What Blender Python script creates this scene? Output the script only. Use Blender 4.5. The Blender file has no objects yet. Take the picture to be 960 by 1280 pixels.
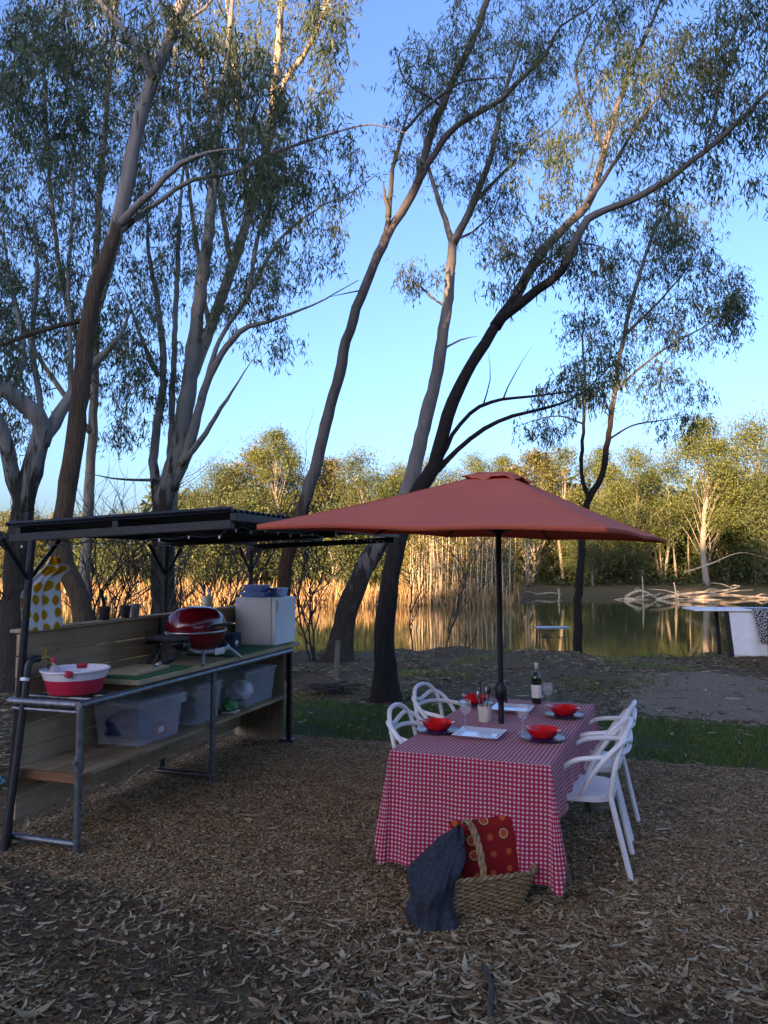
import bpy, math, random
import numpy as np
from mathutils import Vector, Matrix, Euler
R = math.radians
random.seed(7); rng = np.random.default_rng(7)
scene = bpy.context.scene
COL = scene.collection

# ---------------------------------------------------------------- camera
H = 1.8; F = 960.0; PITCH = R(3.75)
cam_d = bpy.data.cameras.new('camera'); cam = bpy.data.objects.new('camera', cam_d); COL.objects.link(cam)
cam.location = (0, 0, H); cam.rotation_euler = (R(90) + PITCH, 0, 0)
cam_d.sensor_fit = 'VERTICAL'; cam_d.sensor_height = 36; cam_d.lens = 36 * F / 1280
cam_d.clip_end = 5000; cam_d.clip_start = 0.05
scene.camera = cam
scene.render.resolution_x, scene.render.resolution_y = 768, 1024

# ---------------------------------------------------------------- light
SUN_EL = R(10.5); SUN_AZ = R(28)          # the sun stands low behind the camera, to its left
sd = Vector((-math.sin(SUN_AZ) * math.cos(SUN_EL), -math.cos(SUN_AZ) * math.cos(SUN_EL), math.sin(SUN_EL)))
w = bpy.data.worlds.new('World'); scene.world = w; w.use_nodes = True
nt = w.node_tree
sky = nt.nodes.new('ShaderNodeTexSky'); sky.sky_type = 'NISHITA'; sky.sun_disc = False
sky.sun_elevation = SUN_EL; sky.sun_rotation = R(180) + SUN_AZ
sky.altitude = 0; sky.air_density = 1.0; sky.dust_density = 3.0; sky.ozone_density = 6.6
bg = nt.nodes['Background']; bg.inputs['Strength'].default_value = 0.13
nt.links.new(sky.outputs[0], bg.inputs['Color'])
sl = bpy.data.lights.new('sun', 'SUN'); so = bpy.data.objects.new('sun', sl); COL.objects.link(so)
sl.energy = 4.0; sl.angle = R(0.5); sl.color = (1.0, 0.82, 0.57)
so.rotation_euler = sd.to_track_quat('Z', 'Y').to_euler(); so.location = (-20, -30, 30)
vs = scene.view_settings
vs.view_transform = 'Standard'; vs.look = 'None'; vs.gamma = 1; vs.use_curve_mapping = False
vs.exposure = 2.4
vs.use_white_balance = True; vs.white_balance_temperature = 8600; vs.white_balance_tint = 31      # the phone was balanced for open shade
scene.cycles.use_denoising = True
scene.cycles.max_bounces = 8; scene.cycles.transparent_max_bounces = 12
scene.cycles.caustics_reflective = False; scene.cycles.caustics_refractive = False
scene.cycles.sample_clamp_indirect = 4

# ---------------------------------------------------------------- geometry of the view, used to survey positions
cp, sp = math.cos(PITCH), math.sin(PITCH)
def P(px, py, D):
    u = (px - 480) / F; v = (640 - py) / F
    y = cp - v * sp; z = sp + v * cp
    k = D / y
    return Vector((u * k, D, H + z * k))
def G(px, py, z=0.0):
    u = (px - 480) / F; v = (640 - py) / F
    y = cp - v * sp; zz = sp + v * cp
    k = (z - H) / zz
    return Vector((u * k, y * k, z))

# ---------------------------------------------------------------- mesh helpers
class MB:
    def __init__(s): s.v = []; s.f = []; s.uv = {}
    def add(s, vs, fs):
        o = len(s.v); s.v.extend([tuple(p) for p in vs]); s.f.extend([tuple(i + o for i in f) for f in fs]); return o
    def box(s, c, d, rot=None):
        hx, hy, hz = d[0] / 2, d[1] / 2, d[2] / 2
        vs = [Vector((x * hx, y * hy, z * hz)) for z in (-1, 1) for y in (-1, 1) for x in (-1, 1)]
        if rot is not None: vs = [Euler(rot).to_matrix() @ p for p in vs]
        c = Vector(c)
        s.add([p + c for p in vs], [(0, 2, 3, 1), (4, 5, 7, 6), (0, 1, 5, 4), (2, 6, 7, 3), (0, 4, 6, 2), (1, 3, 7, 5)]); return s
    def taper(s, c, d0, d1, h):
        vs = [(c[0] + x * d0[0] / 2, c[1] + y * d0[1] / 2, c[2]) for y in (-1, 1) for x in (-1, 1)] + \
             [(c[0] + x * d1[0] / 2, c[1] + y * d1[1] / 2, c[2] + h) for y in (-1, 1) for x in (-1, 1)]
        s.add(vs, [(0, 2, 3, 1), (4, 5, 7, 6), (0, 1, 5, 4), (2, 6, 7, 3), (0, 4, 6, 2), (1, 3, 7, 5)]); return s
    def tube(s, pts, r, n=8, cap=True, closed=False, jit=0.0):
        pts = [Vector(p) for p in pts]; m = len(pts)
        if not hasattr(r, '__len__'): r = [r] * m
        tan = []
        for i in range(m):
            a = pts[(i - 1) % m] if (closed or i > 0) else pts[i]
            b = pts[(i + 1) % m] if (closed or i < m - 1) else pts[i]
            t = b - a
            tan.append(t.normalized() if t.length > 1e-9 else Vector((0, 0, 1)))
        ref = Vector((0, 0, 1)) if abs(tan[0].z) < 0.9 else Vector((1, 0, 0))
        nx = tan[0].cross(ref).normalized(); vs = []
        for i in range(m):
            nx = (nx - tan[i] * nx.dot(tan[i]))
            nx = nx.normalized() if nx.length > 1e-6 else tan[i].orthogonal().normalized()
            ny = tan[i].cross(nx)
            for k in range(n):
                a = 2 * math.pi * k / n
                q = r[i] * (1 + (random.uniform(-jit, jit) if jit else 0))
                vs.append(pts[i] + nx * (q * math.cos(a)) + ny * (q * math.sin(a)))
        fs = []
        for i in range(m if closed else m - 1):
            j = (i + 1) % m
            for k in range(n):
                k2 = (k + 1) % n
                fs.append((i * n + k, i * n + k2, j * n + k2, j * n + k))
        if cap and not closed:
            fs.append(tuple(reversed(range(n)))); fs.append(tuple((m - 1) * n + k for k in range(n)))
        s.add(vs, fs); return s
    def lathe(s, prof, n=24, c=(0, 0, 0), sx=1, sy=1, M=None):
        vs = []; fs = []
        for r, z in prof:
            for k in range(n):
                a = 2 * math.pi * k / n
                p = Vector((r * math.cos(a) * sx, r * math.sin(a) * sy, z))
                if M is not None: p = M @ p
                vs.append(p + Vector(c))
        m = len(prof)
        for i in range(m - 1):
            for k in range(n):
                k2 = (k + 1) % n
                fs.append((i * n + k, i * n + k2, (i + 1) * n + k2, (i + 1) * n + k))
        if prof[0][0] > 1e-5: fs.append(tuple(reversed(range(n))))
        if prof[-1][0] > 1e-5: fs.append(tuple((m - 1) * n + k for k in range(n)))
        s.add(vs, fs); return s
    def grid(s, fn, nu, nv, uvfn=None):
        vs = [fn(i / nu, j / nv) for j in range(nv + 1) for i in range(nu + 1)]
        fs = [(j * (nu + 1) + i, j * (nu + 1) + i + 1, (j + 1) * (nu + 1) + i + 1, (j + 1) * (nu + 1) + i) for j in range(nv) for i in range(nu)]
        o = s.add(vs, fs)
        if uvfn:
            for j in range(nv + 1):
                for i in range(nu + 1): s.uv[o + j * (nu + 1) + i] = uvfn(i / nu, j / nv)
        return s
    def build(s, name, mat, parent=None, smooth=True, bevel=0, sub=0, solid=0, sharp=40, merge=False):
        me = bpy.data.meshes.new(name)
        me.from_pydata([tuple(p) for p in s.v], [], s.f); me.update()
        if s.uv:
            ul = me.uv_layers.new(name='UVMap')
            for l in me.loops: ul.data[l.index].uv = s.uv.get(l.vertex_index, (0, 0))
        if smooth:
            me.polygons.foreach_set('use_smooth', [True] * len(me.polygons)); me.set_sharp_from_angle(angle=R(sharp))
        me.materials.append(mat)
        o = bpy.data.objects.new(name, me); COL.objects.link(o)
        if parent: o.parent = parent
        if solid:
            m = o.modifiers.new('solid', 'SOLIDIFY'); m.thickness = solid; m.offset = 0
        if bevel:
            m = o.modifiers.new('bevel', 'BEVEL'); m.width = bevel; m.segments = 2; m.limit_method = 'ANGLE'
        if sub:
            m = o.modifiers.new('sub', 'SUBSURF'); m.levels = sub; m.render_levels = sub
        return o
def fast_mesh(name, V, Q, mat, parent=None, attr=None, smooth=False):
    """V (n,3), Q (m,k) all faces the same size; attr: one float per face"""
    me = bpy.data.meshes.new(name); k = Q.shape[1]
    me.vertices.add(len(V)); me.vertices.foreach_set('co', np.asarray(V, dtype=np.float32).ravel())
    me.loops.add(Q.size); me.loops.foreach_set('vertex_index', np.asarray(Q, dtype=np.int32).ravel())
    me.polygons.add(len(Q)); me.polygons.foreach_set('loop_start', np.arange(0, Q.size, k, dtype=np.int32))
    me.update(calc_edges=True)
    if smooth: me.polygons.foreach_set('use_smooth', np.ones(len(Q), dtype=bool))
    if attr is not None:
        a = me.attributes.new('rnd', 'FLOAT', 'FACE'); a.data.foreach_set('value', np.asarray(attr, dtype=np.float32))
    me.materials.append(mat)
    o = bpy.data.objects.new(name, me); COL.objects.link(o)
    if parent: o.parent = parent
    return o
def tag(o, label, cat, group=None, kind=None):
    o['label'] = label; o['category'] = cat
    if group: o['group'] = group
    if kind: o['kind'] = kind
    return o
def thing(name, label, cat, loc=(0, 0, 0), rz=0, group=None):
    o = bpy.data.objects.new(name, None); COL.objects.link(o)
    o.location = loc; o.rotation_euler = (0, 0, rz); o.empty_display_size = .1
    return tag(o, label, cat, group)
def struct(o, label=None):
    o['kind'] = 'structure'
    if label: o['label'] = label; o['category'] = o.name.split('.')[0].replace('_', ' ')
    return o
CH = {}
def kids(o): return [c for c in COL.objects if c.parent == o]
def dup(root, loc, rz, label, group=None):
    r = root.copy(); COL.objects.link(r); r.location = loc; r.rotation_euler = (0, 0, rz); r['label'] = label
    if group: r['group'] = group
    for ch in kids(root):
        c = ch.copy(); COL.objects.link(c); c.parent = r
        for g in kids(ch):
            d = g.copy(); COL.objects.link(d); d.parent = c
    return r
def cat_rom(pts, step=0.15):
    pts = [Vector(p) for p in pts]
    if len(pts) < 3: return pts
    q = [pts[0] * 2 - pts[1]] + pts + [pts[-1] * 2 - pts[-2]]
    out = []
    for i in range(1, len(q) - 2):
        a, b, c, d = q[i - 1], q[i], q[i + 1], q[i + 2]
        n = max(2, int((c - b).length / step))
        for k in range(n):
            t = k / n
            out.append(0.5 * ((2 * b) + (c - a) * t + (2 * a - 5 * b + 4 * c - d) * t * t + (3 * b - a - 3 * c + d) * t ** 3))
    out.append(pts[-1]); return out

# ---------------------------------------------------------------- materials
def new_mat(name):
    m = bpy.data.materials.new(name); m.use_nodes = True
    return m, m.node_tree, m.node_tree.nodes['Principled BSDF']
def N(t, typ, **kw):
    n = t.nodes.new(typ)
    for k, v in kw.items():
        if k in n.inputs: n.inputs[k].default_value = v
        else: setattr(n, k, v)
    return n
def ramp(t, fac, stops):
    r = t.nodes.new('ShaderNodeValToRGB'); e = r.color_ramp.elements
    e[0].position, e[0].color = stops[0][0], (*stops[0][1], 1)
    e[1].position, e[1].color = stops[-1][0], (*stops[-1][1], 1)
    for p, c in stops[1:-1]:
        x = e.new(p); x.color = (*c, 1)
    t.links.new(fac, r.inputs[0]); return r.outputs[0]
def coords(t, scale=(1, 1, 1), kind='Object'):
    tc = t.nodes.new('ShaderNodeTexCoord'); mp = t.nodes.new('ShaderNodeMapping'); mp.inputs['Scale'].default_value = scale
    t.links.new(tc.outputs[kind], mp.inputs[0]); return mp.outputs[0]
def mixc(t, fac, a, b, mode='MIX'):
    m = t.nodes.new('ShaderNodeMix'); m.data_type = 'RGBA'; m.blend_type = mode
    for i, x in ((0, fac), (6, a), (7, b)):
        if hasattr(x, 'links') or isinstance(x, bpy.types.NodeSocket): t.links.new(x, m.inputs[i])
        else: m.inputs[i].default_value = x if i == 0 else (*x, 1)
    return m.outputs[2]
def math_n(t, op, a, b=None, c=None):
    m = t.nodes.new('ShaderNodeMath'); m.operation = op
    for i, x in enumerate((a, b, c)):
        if x is None: continue
        if isinstance(x, bpy.types.NodeSocket): t.links.new(x, m.inputs[i])
        else: m.inputs[i].default_value = x
    return m.outputs[0]
def bump(t, b, h, strength=.3, dist=.01):
    n = N(t, 'ShaderNodeBump'); n.inputs['Strength'].default_value = strength; n.inputs['Distance'].default_value = dist
    t.links.new(h, n.inputs['Height']); t.links.new(n.outputs[0], b.inputs['Normal'])
def simple(name, c, rough=.5, metal=0, var=.15, scale=12, spec=.5, bmp=0.0, stretch=(1, 1, 1)):
    m, t, b = new_mat(name)
    co = coords(t, stretch)
    n = N(t, 'ShaderNodeTexNoise', Scale=scale, Detail=5.0); t.links.new(co, n.inputs['Vector'])
    lo = tuple(x * (1 - var) for x in c); hi = tuple(min(1, x * (1 + var)) for x in c)
    t.links.new(ramp(t, n.outputs['Fac'], [(.3, lo), (.7, hi)]), b.inputs['Base Color'])
    b.inputs['Roughness'].default_value = rough; b.inputs['Metallic'].default_value = metal
    b.inputs['Specular IOR Level'].default_value = spec
    r = t.nodes.new('ShaderNodeMapRange'); r.inputs[3].default_value = max(0, rough - .08); r.inputs[4].default_value = min(1, rough + .1)
    t.links.new(n.outputs['Fac'], r.inputs[0]); t.links.new(r.outputs[0], b.inputs['Roughness'])
    if bmp: bump(t, b, n.outputs['Fac'], bmp)
    return m
def wood(name, c, axis=0, var=.35, rough=.75, plank=None):
    m, t, b = new_mat(name)
    sc = [14, 14, 14]; sc[axis] = .9
    n = N(t, 'ShaderNodeTexNoise', Scale=2.2, Detail=8.0, Roughness=.65, Distortion=.6); t.links.new(coords(t, tuple(sc)), n.inputs['Vector'])
    n2 = N(t, 'ShaderNodeTexNoise', Scale=2.6, Detail=3.0); t.links.new(coords(t), n2.inputs['Vector'])
    g = ramp(t, n.outputs['Fac'], [(.25, tuple(x * (1 - var) for x in c)), (.55, c), (.8, tuple(min(1, x * (1 + var * .6)) for x in c))])
    st = ramp(t, n2.outputs['Fac'], [(.35, (.62, .6, .55)), (.65, (1, 1, 1))])
    cc = mixc(t, .8, g, st, 'MULTIPLY')
    if plank:      # every board its own tone, a few dark knots
        tc = t.nodes.new('ShaderNodeTexCoord'); sx = t.nodes.new('ShaderNodeSeparateXYZ'); t.links.new(tc.outputs['Object'], sx.inputs[0])
        pl = math_n(t, 'FLOOR', math_n(t, 'DIVIDE', math_n(t, 'SUBTRACT', sx.outputs[plank[0]], plank[1]), plank[2]))
        pl = math_n(t, 'ADD', pl, math_n(t, 'MULTIPLY', math_n(t, 'GREATER_THAN', sx.outputs[0], 1.66), 17.0))
        wn = t.nodes.new('ShaderNodeTexWhiteNoise'); wn.noise_dimensions = '1D'; t.links.new(pl, wn.inputs['W'])
        cc = mixc(t, 1.0, cc, ramp(t, wn.outputs['Value'], [(0, (.60, .58, .56)), (.5, (.88, .86, .82)), (1, (1, .96, .90))]), 'MULTIPLY')
        vo = N(t, 'ShaderNodeTexVoronoi', Scale=1.0); t.links.new(coords(t, (3.2, 1, 9)), vo.inputs['Vector'])
        cc = mixc(t, 1.0, cc, ramp(t, vo.outputs['Distance'], [(0, (.30, .24, .20)), (.07, (.45, .38, .32)), (.12, (1, 1, 1))]), 'MULTIPLY')
    t.links.new(cc, b.inputs['Base Color']); b.inputs['Roughness'].default_value = rough
    b.inputs['Specular IOR Level'].default_value = .25
    bump(t, b, n.outputs['Fac'], .35, .004); return m
def leaf_mat(name, stops, trans=.35, rough=.5):
    m, t, b = new_mat(name)
    a = N(t, 'ShaderNodeAttribute', attribute_name='rnd')
    c = ramp(t, a.outputs['Fac'], stops)
    t.links.new(c, b.inputs['Base Color']); b.inputs['Roughness'].default_value = rough; b.inputs['Specular IOR Level'].default_value = .35
    tr = t.nodes.new('ShaderNodeBsdfTranslucent'); t.links.new(c, tr.inputs[0])
    mx = t.nodes.new('ShaderNodeMixShader'); mx.inputs[0].default_value = trans
    t.links.new(b.outputs[0], mx.inputs[1]); t.links.new(tr.outputs[0], mx.inputs[2])
    t.links.new(mx.outputs[0], t.nodes['Material Output'].inputs[0]); return m
def bark_mat(name, pale, mid, dark, z0, z1, amount=.5):
    """smooth eucalypt bark: pale skin above, rough dark stocking below z0..z1, with peeling strips"""
    m, t, b = new_mat(name)
    geo = t.nodes.new('ShaderNodeNewGeometry'); sx = t.nodes.new('ShaderNodeSeparateXYZ'); t.links.new(geo.outputs['Position'], sx.inputs[0])
    mp = t.nodes.new('ShaderNodeMapping'); mp.inputs['Scale'].default_value = (7, 7, 1.1); t.links.new(geo.outputs['Position'], mp.inputs[0])
    n1 = N(t, 'ShaderNodeTexNoise', Scale=1.3, Detail=6.0, Roughness=.62); t.links.new(mp.outputs[0], n1.inputs['Vector'])
    mp2 = t.nodes.new('ShaderNodeMapping'); mp2.inputs['Scale'].default_value = (30, 30, 3.0); t.links.new(geo.outputs['Position'], mp2.inputs[0])
    n2 = N(t, 'ShaderNodeTexNoise', Scale=1.5, Detail=6.0, Roughness=.7); t.links.new(mp2.outputs[0], n2.inputs['Vector'])
    f = t.nodes.new('ShaderNodeMapRange'); f.inputs[1].default_value = z0; f.inputs[2].default_value = z1
    f.inputs[3].default_value = 1; f.inputs[4].default_value = 0; t.links.new(sx.outputs[2], f.inputs[0])
    g = math_n(t, 'ADD', f.outputs[0], math_n(t, 'MULTIPLY', math_n(t, 'SUBTRACT', n1.outputs['Fac'], .5), 3.2 * amount))
    skin = ramp(t, n1.outputs['Fac'], [(.3, mid), (.5, pale), (.72, tuple(min(1, x * 1.15) for x in pale))])
    rough = ramp(t, n2.outputs['Fac'], [(.35, tuple(x * .45 for x in dark)), (.62, dark)])
    k = ramp(t, g, [(.38, (0, 0, 0)), (.55, (1, 1, 1))])
    t.links.new(mixc(t, k, skin, rough), b.inputs['Base Color']); b.inputs['Roughness'].default_value = .85; b.inputs['Specular IOR Level'].default_value = .2
    h = math_n(t, 'ADD', math_n(t, 'MULTIPLY', n2.outputs['Fac'], k), math_n(t, 'MULTIPLY', n1.outputs['Fac'], .5))
    bump(t, b, h, 1.0, .05); return m
def glass_mat(name, c=(1, 1, 1), rough=.02, alpha=.25, spec=.6):
    m, t, b = new_mat(name)
    co = coords(t); n = N(t, 'ShaderNodeTexNoise', Scale=9.0); t.links.new(co, n.inputs['Vector'])
    t.links.new(ramp(t, n.outputs['Fac'], [(.3, tuple(x * .92 for x in c)), (.7, c)]), b.inputs['Base Color'])
    b.inputs['Roughness'].default_value = rough; b.inputs['Alpha'].default_value = alpha; b.inputs['Specular IOR Level'].default_value = spec
    return m

M_dark = simple('dark_steel', (.018, .020, .024), .45, .6, .3, 20)
M_gal = simple('galvanised_steel', (.16, .17, .18), .45, .8, .35, 25, bmp=.05)
M_roof = simple('roof_sheet', (.022, .026, .034), .5, .2, .25, 6)
M_plank = wood('treated_pine', (.48, .32, .205), 0, plank=(2, .115, .1515))
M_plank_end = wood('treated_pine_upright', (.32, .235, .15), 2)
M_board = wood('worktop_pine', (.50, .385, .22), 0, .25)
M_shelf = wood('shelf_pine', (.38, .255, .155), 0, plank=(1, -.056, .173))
M_redwood = wood('red_shelf_edge', (.24, .11, .05), 1, .35)
M_fridge = simple('fridge_enamel', (.72, .74, .74), .35, 0, .05, 4)
M_fridge2 = simple('fridge_side', (.60, .59, .57), .5, 0, .06, 30)
M_red_enamel = simple('red_enamel', (.17, .004, .010), .16, 0, .1, 5, spec=.7)
M_black = simple('black_plastic', (.012, .012, .014), .45, 0, .3, 20)
M_silver = simple('cast_aluminium', (.33, .34, .36), .42, .8, .1, 20)
M_white = simple('white_plastic', (.66, .645, .64), .38, 0, .04, 3)
M_navy = simple('navy_cloth', (.012, .022, .06), .85, 0, .35, 30, bmp=.3)
M_turf = simple('green_turf_mat', (.012, .13, .045), .95, 0, .4, 160, bmp=.6)
M_basin_r = simple('red_rubber', (.55, .02, .05), .45, 0, .08, 8)
M_basin_w = simple('white_rim_plastic', (.75, .66, .70), .4, 0, .05, 8)
M_brass = simple('brass', (.50, .33, .10), .35, .9, .25, 30)
M_tub = glass_mat('clear_tub_plastic', (.66, .70, .76), .25, .15)
M_tublid = glass_mat('clear_tub_lid', (.58, .62, .68), .3, .34)
M_glass = glass_mat('drinking_glass', (.85, .9, .92), .03, .09, .7)
M_bowl = simple('red_bowl_glaze', (.62, .012, .012), .22, 0, .08, 8, spec=.6)
M_plate = simple('pale_blue_plate', (.55, .62, .76), .2, 0, .05, 9, spec=.6)
M_rim = simple('navy_plate_rim', (.008, .018, .075), .25, 0, .15, 9)
M_platter = simple('silver_platter', (.62, .68, .76), .22, .25, .06, 6)
M_cream = simple('cream_ceramic', (.62, .55, .44), .5, 0, .06, 9)
M_grey_cup = simple('grey_ceramic', (.20, .20, .21), .55, 0, .1, 12)
M_bottle = simple('bottle_glass', (.008, .016, .006), .08, 0, .2, 5, spec=.8)
M_label = simple('paper_label', (.74, .68, .62), .8, 0, .06, 30)
M_foil = simple('pale_foil', (.55, .5, .42), .4, .4, .1, 20)
M_blue_tub = simple('blue_plastic', (.09, .19, .42), .4, 0, .1, 9)
M_blue_pale = simple('pale_blue_plastic', (.30, .43, .68), .35, 0, .1, 9)
M_canopy = simple('brick_red_canvas', (.74, .155, .09), .85, 0, .07, 3, spec=.2)
def add_translucent(m, c, k):
    t = m.node_tree; tr = t.nodes.new('ShaderNodeBsdfTranslucent'); tr.inputs[0].default_value = (*c, 1); mx = t.nodes.new('ShaderNodeMixShader'); mx.inputs[0].default_value = k
    t.links.new(t.nodes['Principled BSDF'].outputs[0], mx.inputs[1]); t.links.new(tr.outputs[0], mx.inputs[2]); t.links.new(mx.outputs[0], t.nodes['Material Output'].inputs[0])
add_translucent(M_canopy, (.74, .17, .10), .25)
M_table_wood = wood('weathered_table_timber', (.17, .13, .09), 0)
M_teal = simple('teal_hose', (.02, .22, .22), .5, 0, .1, 10)
M_denim = simple('blue_grey_wool', (.030, .034, .042), .95, 0, .35, 60, spec=.1, bmp=.25)
M_green = simple('green_packet', (.015, .20, .05), .5, 0, .3, 25)
M_redpk = simple('red_packet', (.45, .03, .03), .5, 0, .3, 25)
M_cloth_w = simple('white_cotton', (.72, .72, .72), .9, 0, .06, 10)
M_chairwood = wood('brown_chair_wood', (.16, .075, .035), 2)
M_bulb = simple('bulb_glass', (.5, .48, .42), .15, 0, .1, 10)
M_deadwood = simple('sun_bleached_wood', (.50, .38, .24), .9, 0, .35, 9, stretch=(1, 1, 1), bmp=.4)
M_twig = simple('dark_twig_bark', (.045, .036, .030), .95, 0, .4, 9, bmp=.3)
M_stake = wood('grey_stake', (.17, .15, .11), 2)

def gingham(name):
    m, t, b = new_mat(name)
    uv = t.nodes.new('ShaderNodeUVMap'); sx = t.nodes.new('ShaderNodeSeparateXYZ'); t.links.new(uv.outputs[0], sx.inputs[0])
    def stripe(o):
        fr = math_n(t, 'FRACT', math_n(t, 'MULTIPLY', o, 1 / .0235))
        return math_n(t, 'LESS_THAN', fr, .56)
    s = math_n(t, 'MULTIPLY', math_n(t, 'ADD', stripe(sx.outputs[0]), stripe(sx.outputs[1])), .5)
    n = N(t, 'ShaderNodeTexNoise', Scale=300.0, Detail=2.0); t.links.new(uv.outputs[0], n.inputs['Vector'])
    c = ramp(t, s, [(.0, (.47, .41, .41)), (.5, (.38, .04, .07)), (1.0, (.31, .006, .024))])
    t.links.new(mixc(t, .12, c, n.outputs['Color'], 'OVERLAY'), b.inputs['Base Color'])
    b.inputs['Roughness'].default_value = .85; b.inputs['Specular IOR Level'].default_value = .2
    b.inputs['Sheen Weight'].default_value = .1
    return m
M_ging = gingham('red_gingham')
def spots(name, ground, cells, scale, rings):
    m, t, b = new_mat(name)
    co = coords(t, (1, 1, 1), 'UV')
    v = N(t, 'ShaderNodeTexVoronoi', Scale=scale, Randomness=.35); v.voronoi_dimensions = '2D'; t.links.new(co, v.inputs['Vector'])
    c = ramp(t, v.outputs['Distance'], rings)
    for r_ in [t.nodes[-1]]: r_.color_ramp.interpolation = 'CONSTANT'
    if cells:
        w2 = t.nodes.new('ShaderNodeSeparateColor'); t.links.new(v.outputs['Color'], w2.inputs[0])
        k = math_n(t, 'GREATER_THAN', w2.outputs[0], cells)
        small = ramp(t, v.outputs['Distance'], [(0, (.42, .07, .02)), (.17, (.27, .018, .010)), (.2, ground)])
        t.nodes[-1].color_ramp.interpolation = 'CONSTANT'
        c = mixc(t, k, c, small)
    n = N(t, 'ShaderNodeTexNoise', Scale=90.0); t.links.new(co, n.inputs['Vector'])
    t.links.new(mixc(t, .15, c, n.outputs['Color'], 'OVERLAY'), b.inputs['Base Color']); b.inputs['Roughness'].default_value = .9
    b.inputs['Specular IOR Level'].default_value = .2; return m
M_cushion = spots('spotted_cushion', (.23, .008, .008), .55, 4.2, [(0, (.42, .05, .02)), (.22, (.48, .24, .11)), (.29, (.025, .008, .006)), (.34, (.23, .008, .008))])
M_lemon = spots('lemon_print', (.70, .70, .66), 0, 5.2, [(0, (.55, .24, .008)), (.30, (.66, .33, .015)), (.37, (.70, .69, .66))])
def throw_mat():
    m, t, b = new_mat('printed_throw')
    co = coords(t, (1, 1, 1), 'UV')
    v = N(t, 'ShaderNodeTexVoronoi', Scale=14.0, Randomness=.8); v.voronoi_dimensions = '2D'; t.links.new(co, v.inputs['Vector'])
    c = ramp(t, v.outputs['Distance'], [(.0, (.03, .03, .035)), (.32, (.03, .03, .035)), (.36, (.45, .43, .40)), (.5, (.45, .43, .40)), (.55, (.04, .04, .05))])
    t.links.new(c, b.inputs['Base Color']); b.inputs['Roughness'].default_value = .95; return m
M_throw = throw_mat()
def wicker_mat():
    m, t, b = new_mat('wicker')
    co = coords(t); n = N(t, 'ShaderNodeTexNoise', Scale=35.0, Detail=4.0); t.links.new(co, n.inputs['Vector'])
    t.links.new(ramp(t, n.outputs['Fac'], [(.3, (.12, .065, .028)), (.7, (.32, .195, .085))]), b.inputs['Base Color'])
    b.inputs['Roughness'].default_value = .6; bump(t, b, n.outputs['Fac'], .3, .004); return m
M_wicker = wicker_mat()

# ---------------------------------------------------------------- terrain
NSX = [-400, -60, -20, -6.1, -3.5, -1.5, 2, 4.5, 6.1, 9, 12, 25, 60, 400]
NSY = [-10, 2, 7.5, 12.4, 15.5, 17.4, 17.2, 16.6, 16.2, 16.4, 16.5, 16, 14, 0]
FSX = [-400, -80, -25, -14, -8, 6.8, 8.2, 9.5, 30, 60, 400]
FSY = [30, 50, 50, 44, 41, 41.5, 44, 50, 50, 58, 60]
rip = lambda x: .22 * np.sin(x * 2.1) + .16 * np.sin(x * 4.7 + 1) + .08 * np.sin(x * 11 + 2)
def near_shore(x): return np.interp(x, NSX, NSY) + rip(x)
def far_shore(x): return np.interp(x, FSX, FSY) + 1.5 * rip(x * .5)
WATER_Z = -0.5
def height(x, y):
    d = near_shore(x) - y
    zn = np.interp(d, [-30, -5, -1.2, -.2, .5, 1.6], [-3, -1.8, -.75, -.34, -.06, 0])
    far = np.clip((d + 1) / 5, 0, 1)
    away = np.clip((y - 8.6) / 3, 0, 1) * (d > .3)
    zn = zn + away * (.05 * np.sin(x * 1.3 + y * .7) + .035 * np.sin(x * 2.9 - y * 2.1) - .02)
    e = y - far_shore(x)
    zf = np.interp(e, [-30, -4, 0, 1.2, 4, 20, 80, 500], [-3, -1.2, -.5, -.25, .1, .9, 2.5, 4])
    return np.maximum(zn, zf)
def hz(x, y): return float(height(np.array([x]), np.array([y]))[0])
def axis_pts(a, b, lo, hi, st):
    L = list(np.arange(a, b, st)); s = st; p = a
    left = []
    while p > lo: s *= 1.25; p -= s; left.append(p)
    s = st; p = L[-1]; right = []
    while p < hi: s *= 1.13; p += s; right.append(p)
    return np.array(left[::-1] + L + right)
gx = axis_pts(-9, 11, -900, 900, .13); gy = axis_pts(2, 19, -300, 1500, .13)
GX, GY = np.meshgrid(gx, gy); GZ = height(GX, GY)
V = np.stack([GX, GY, GZ], -1).reshape(-1, 3)
nx, ny = len(gx), len(gy)
ii = (np.arange(ny - 1)[:, None] * nx + np.arange(nx - 1)[None, :]).ravel()
Q = np.stack([ii, ii + 1, ii + nx + 1, ii + nx], 1)

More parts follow.
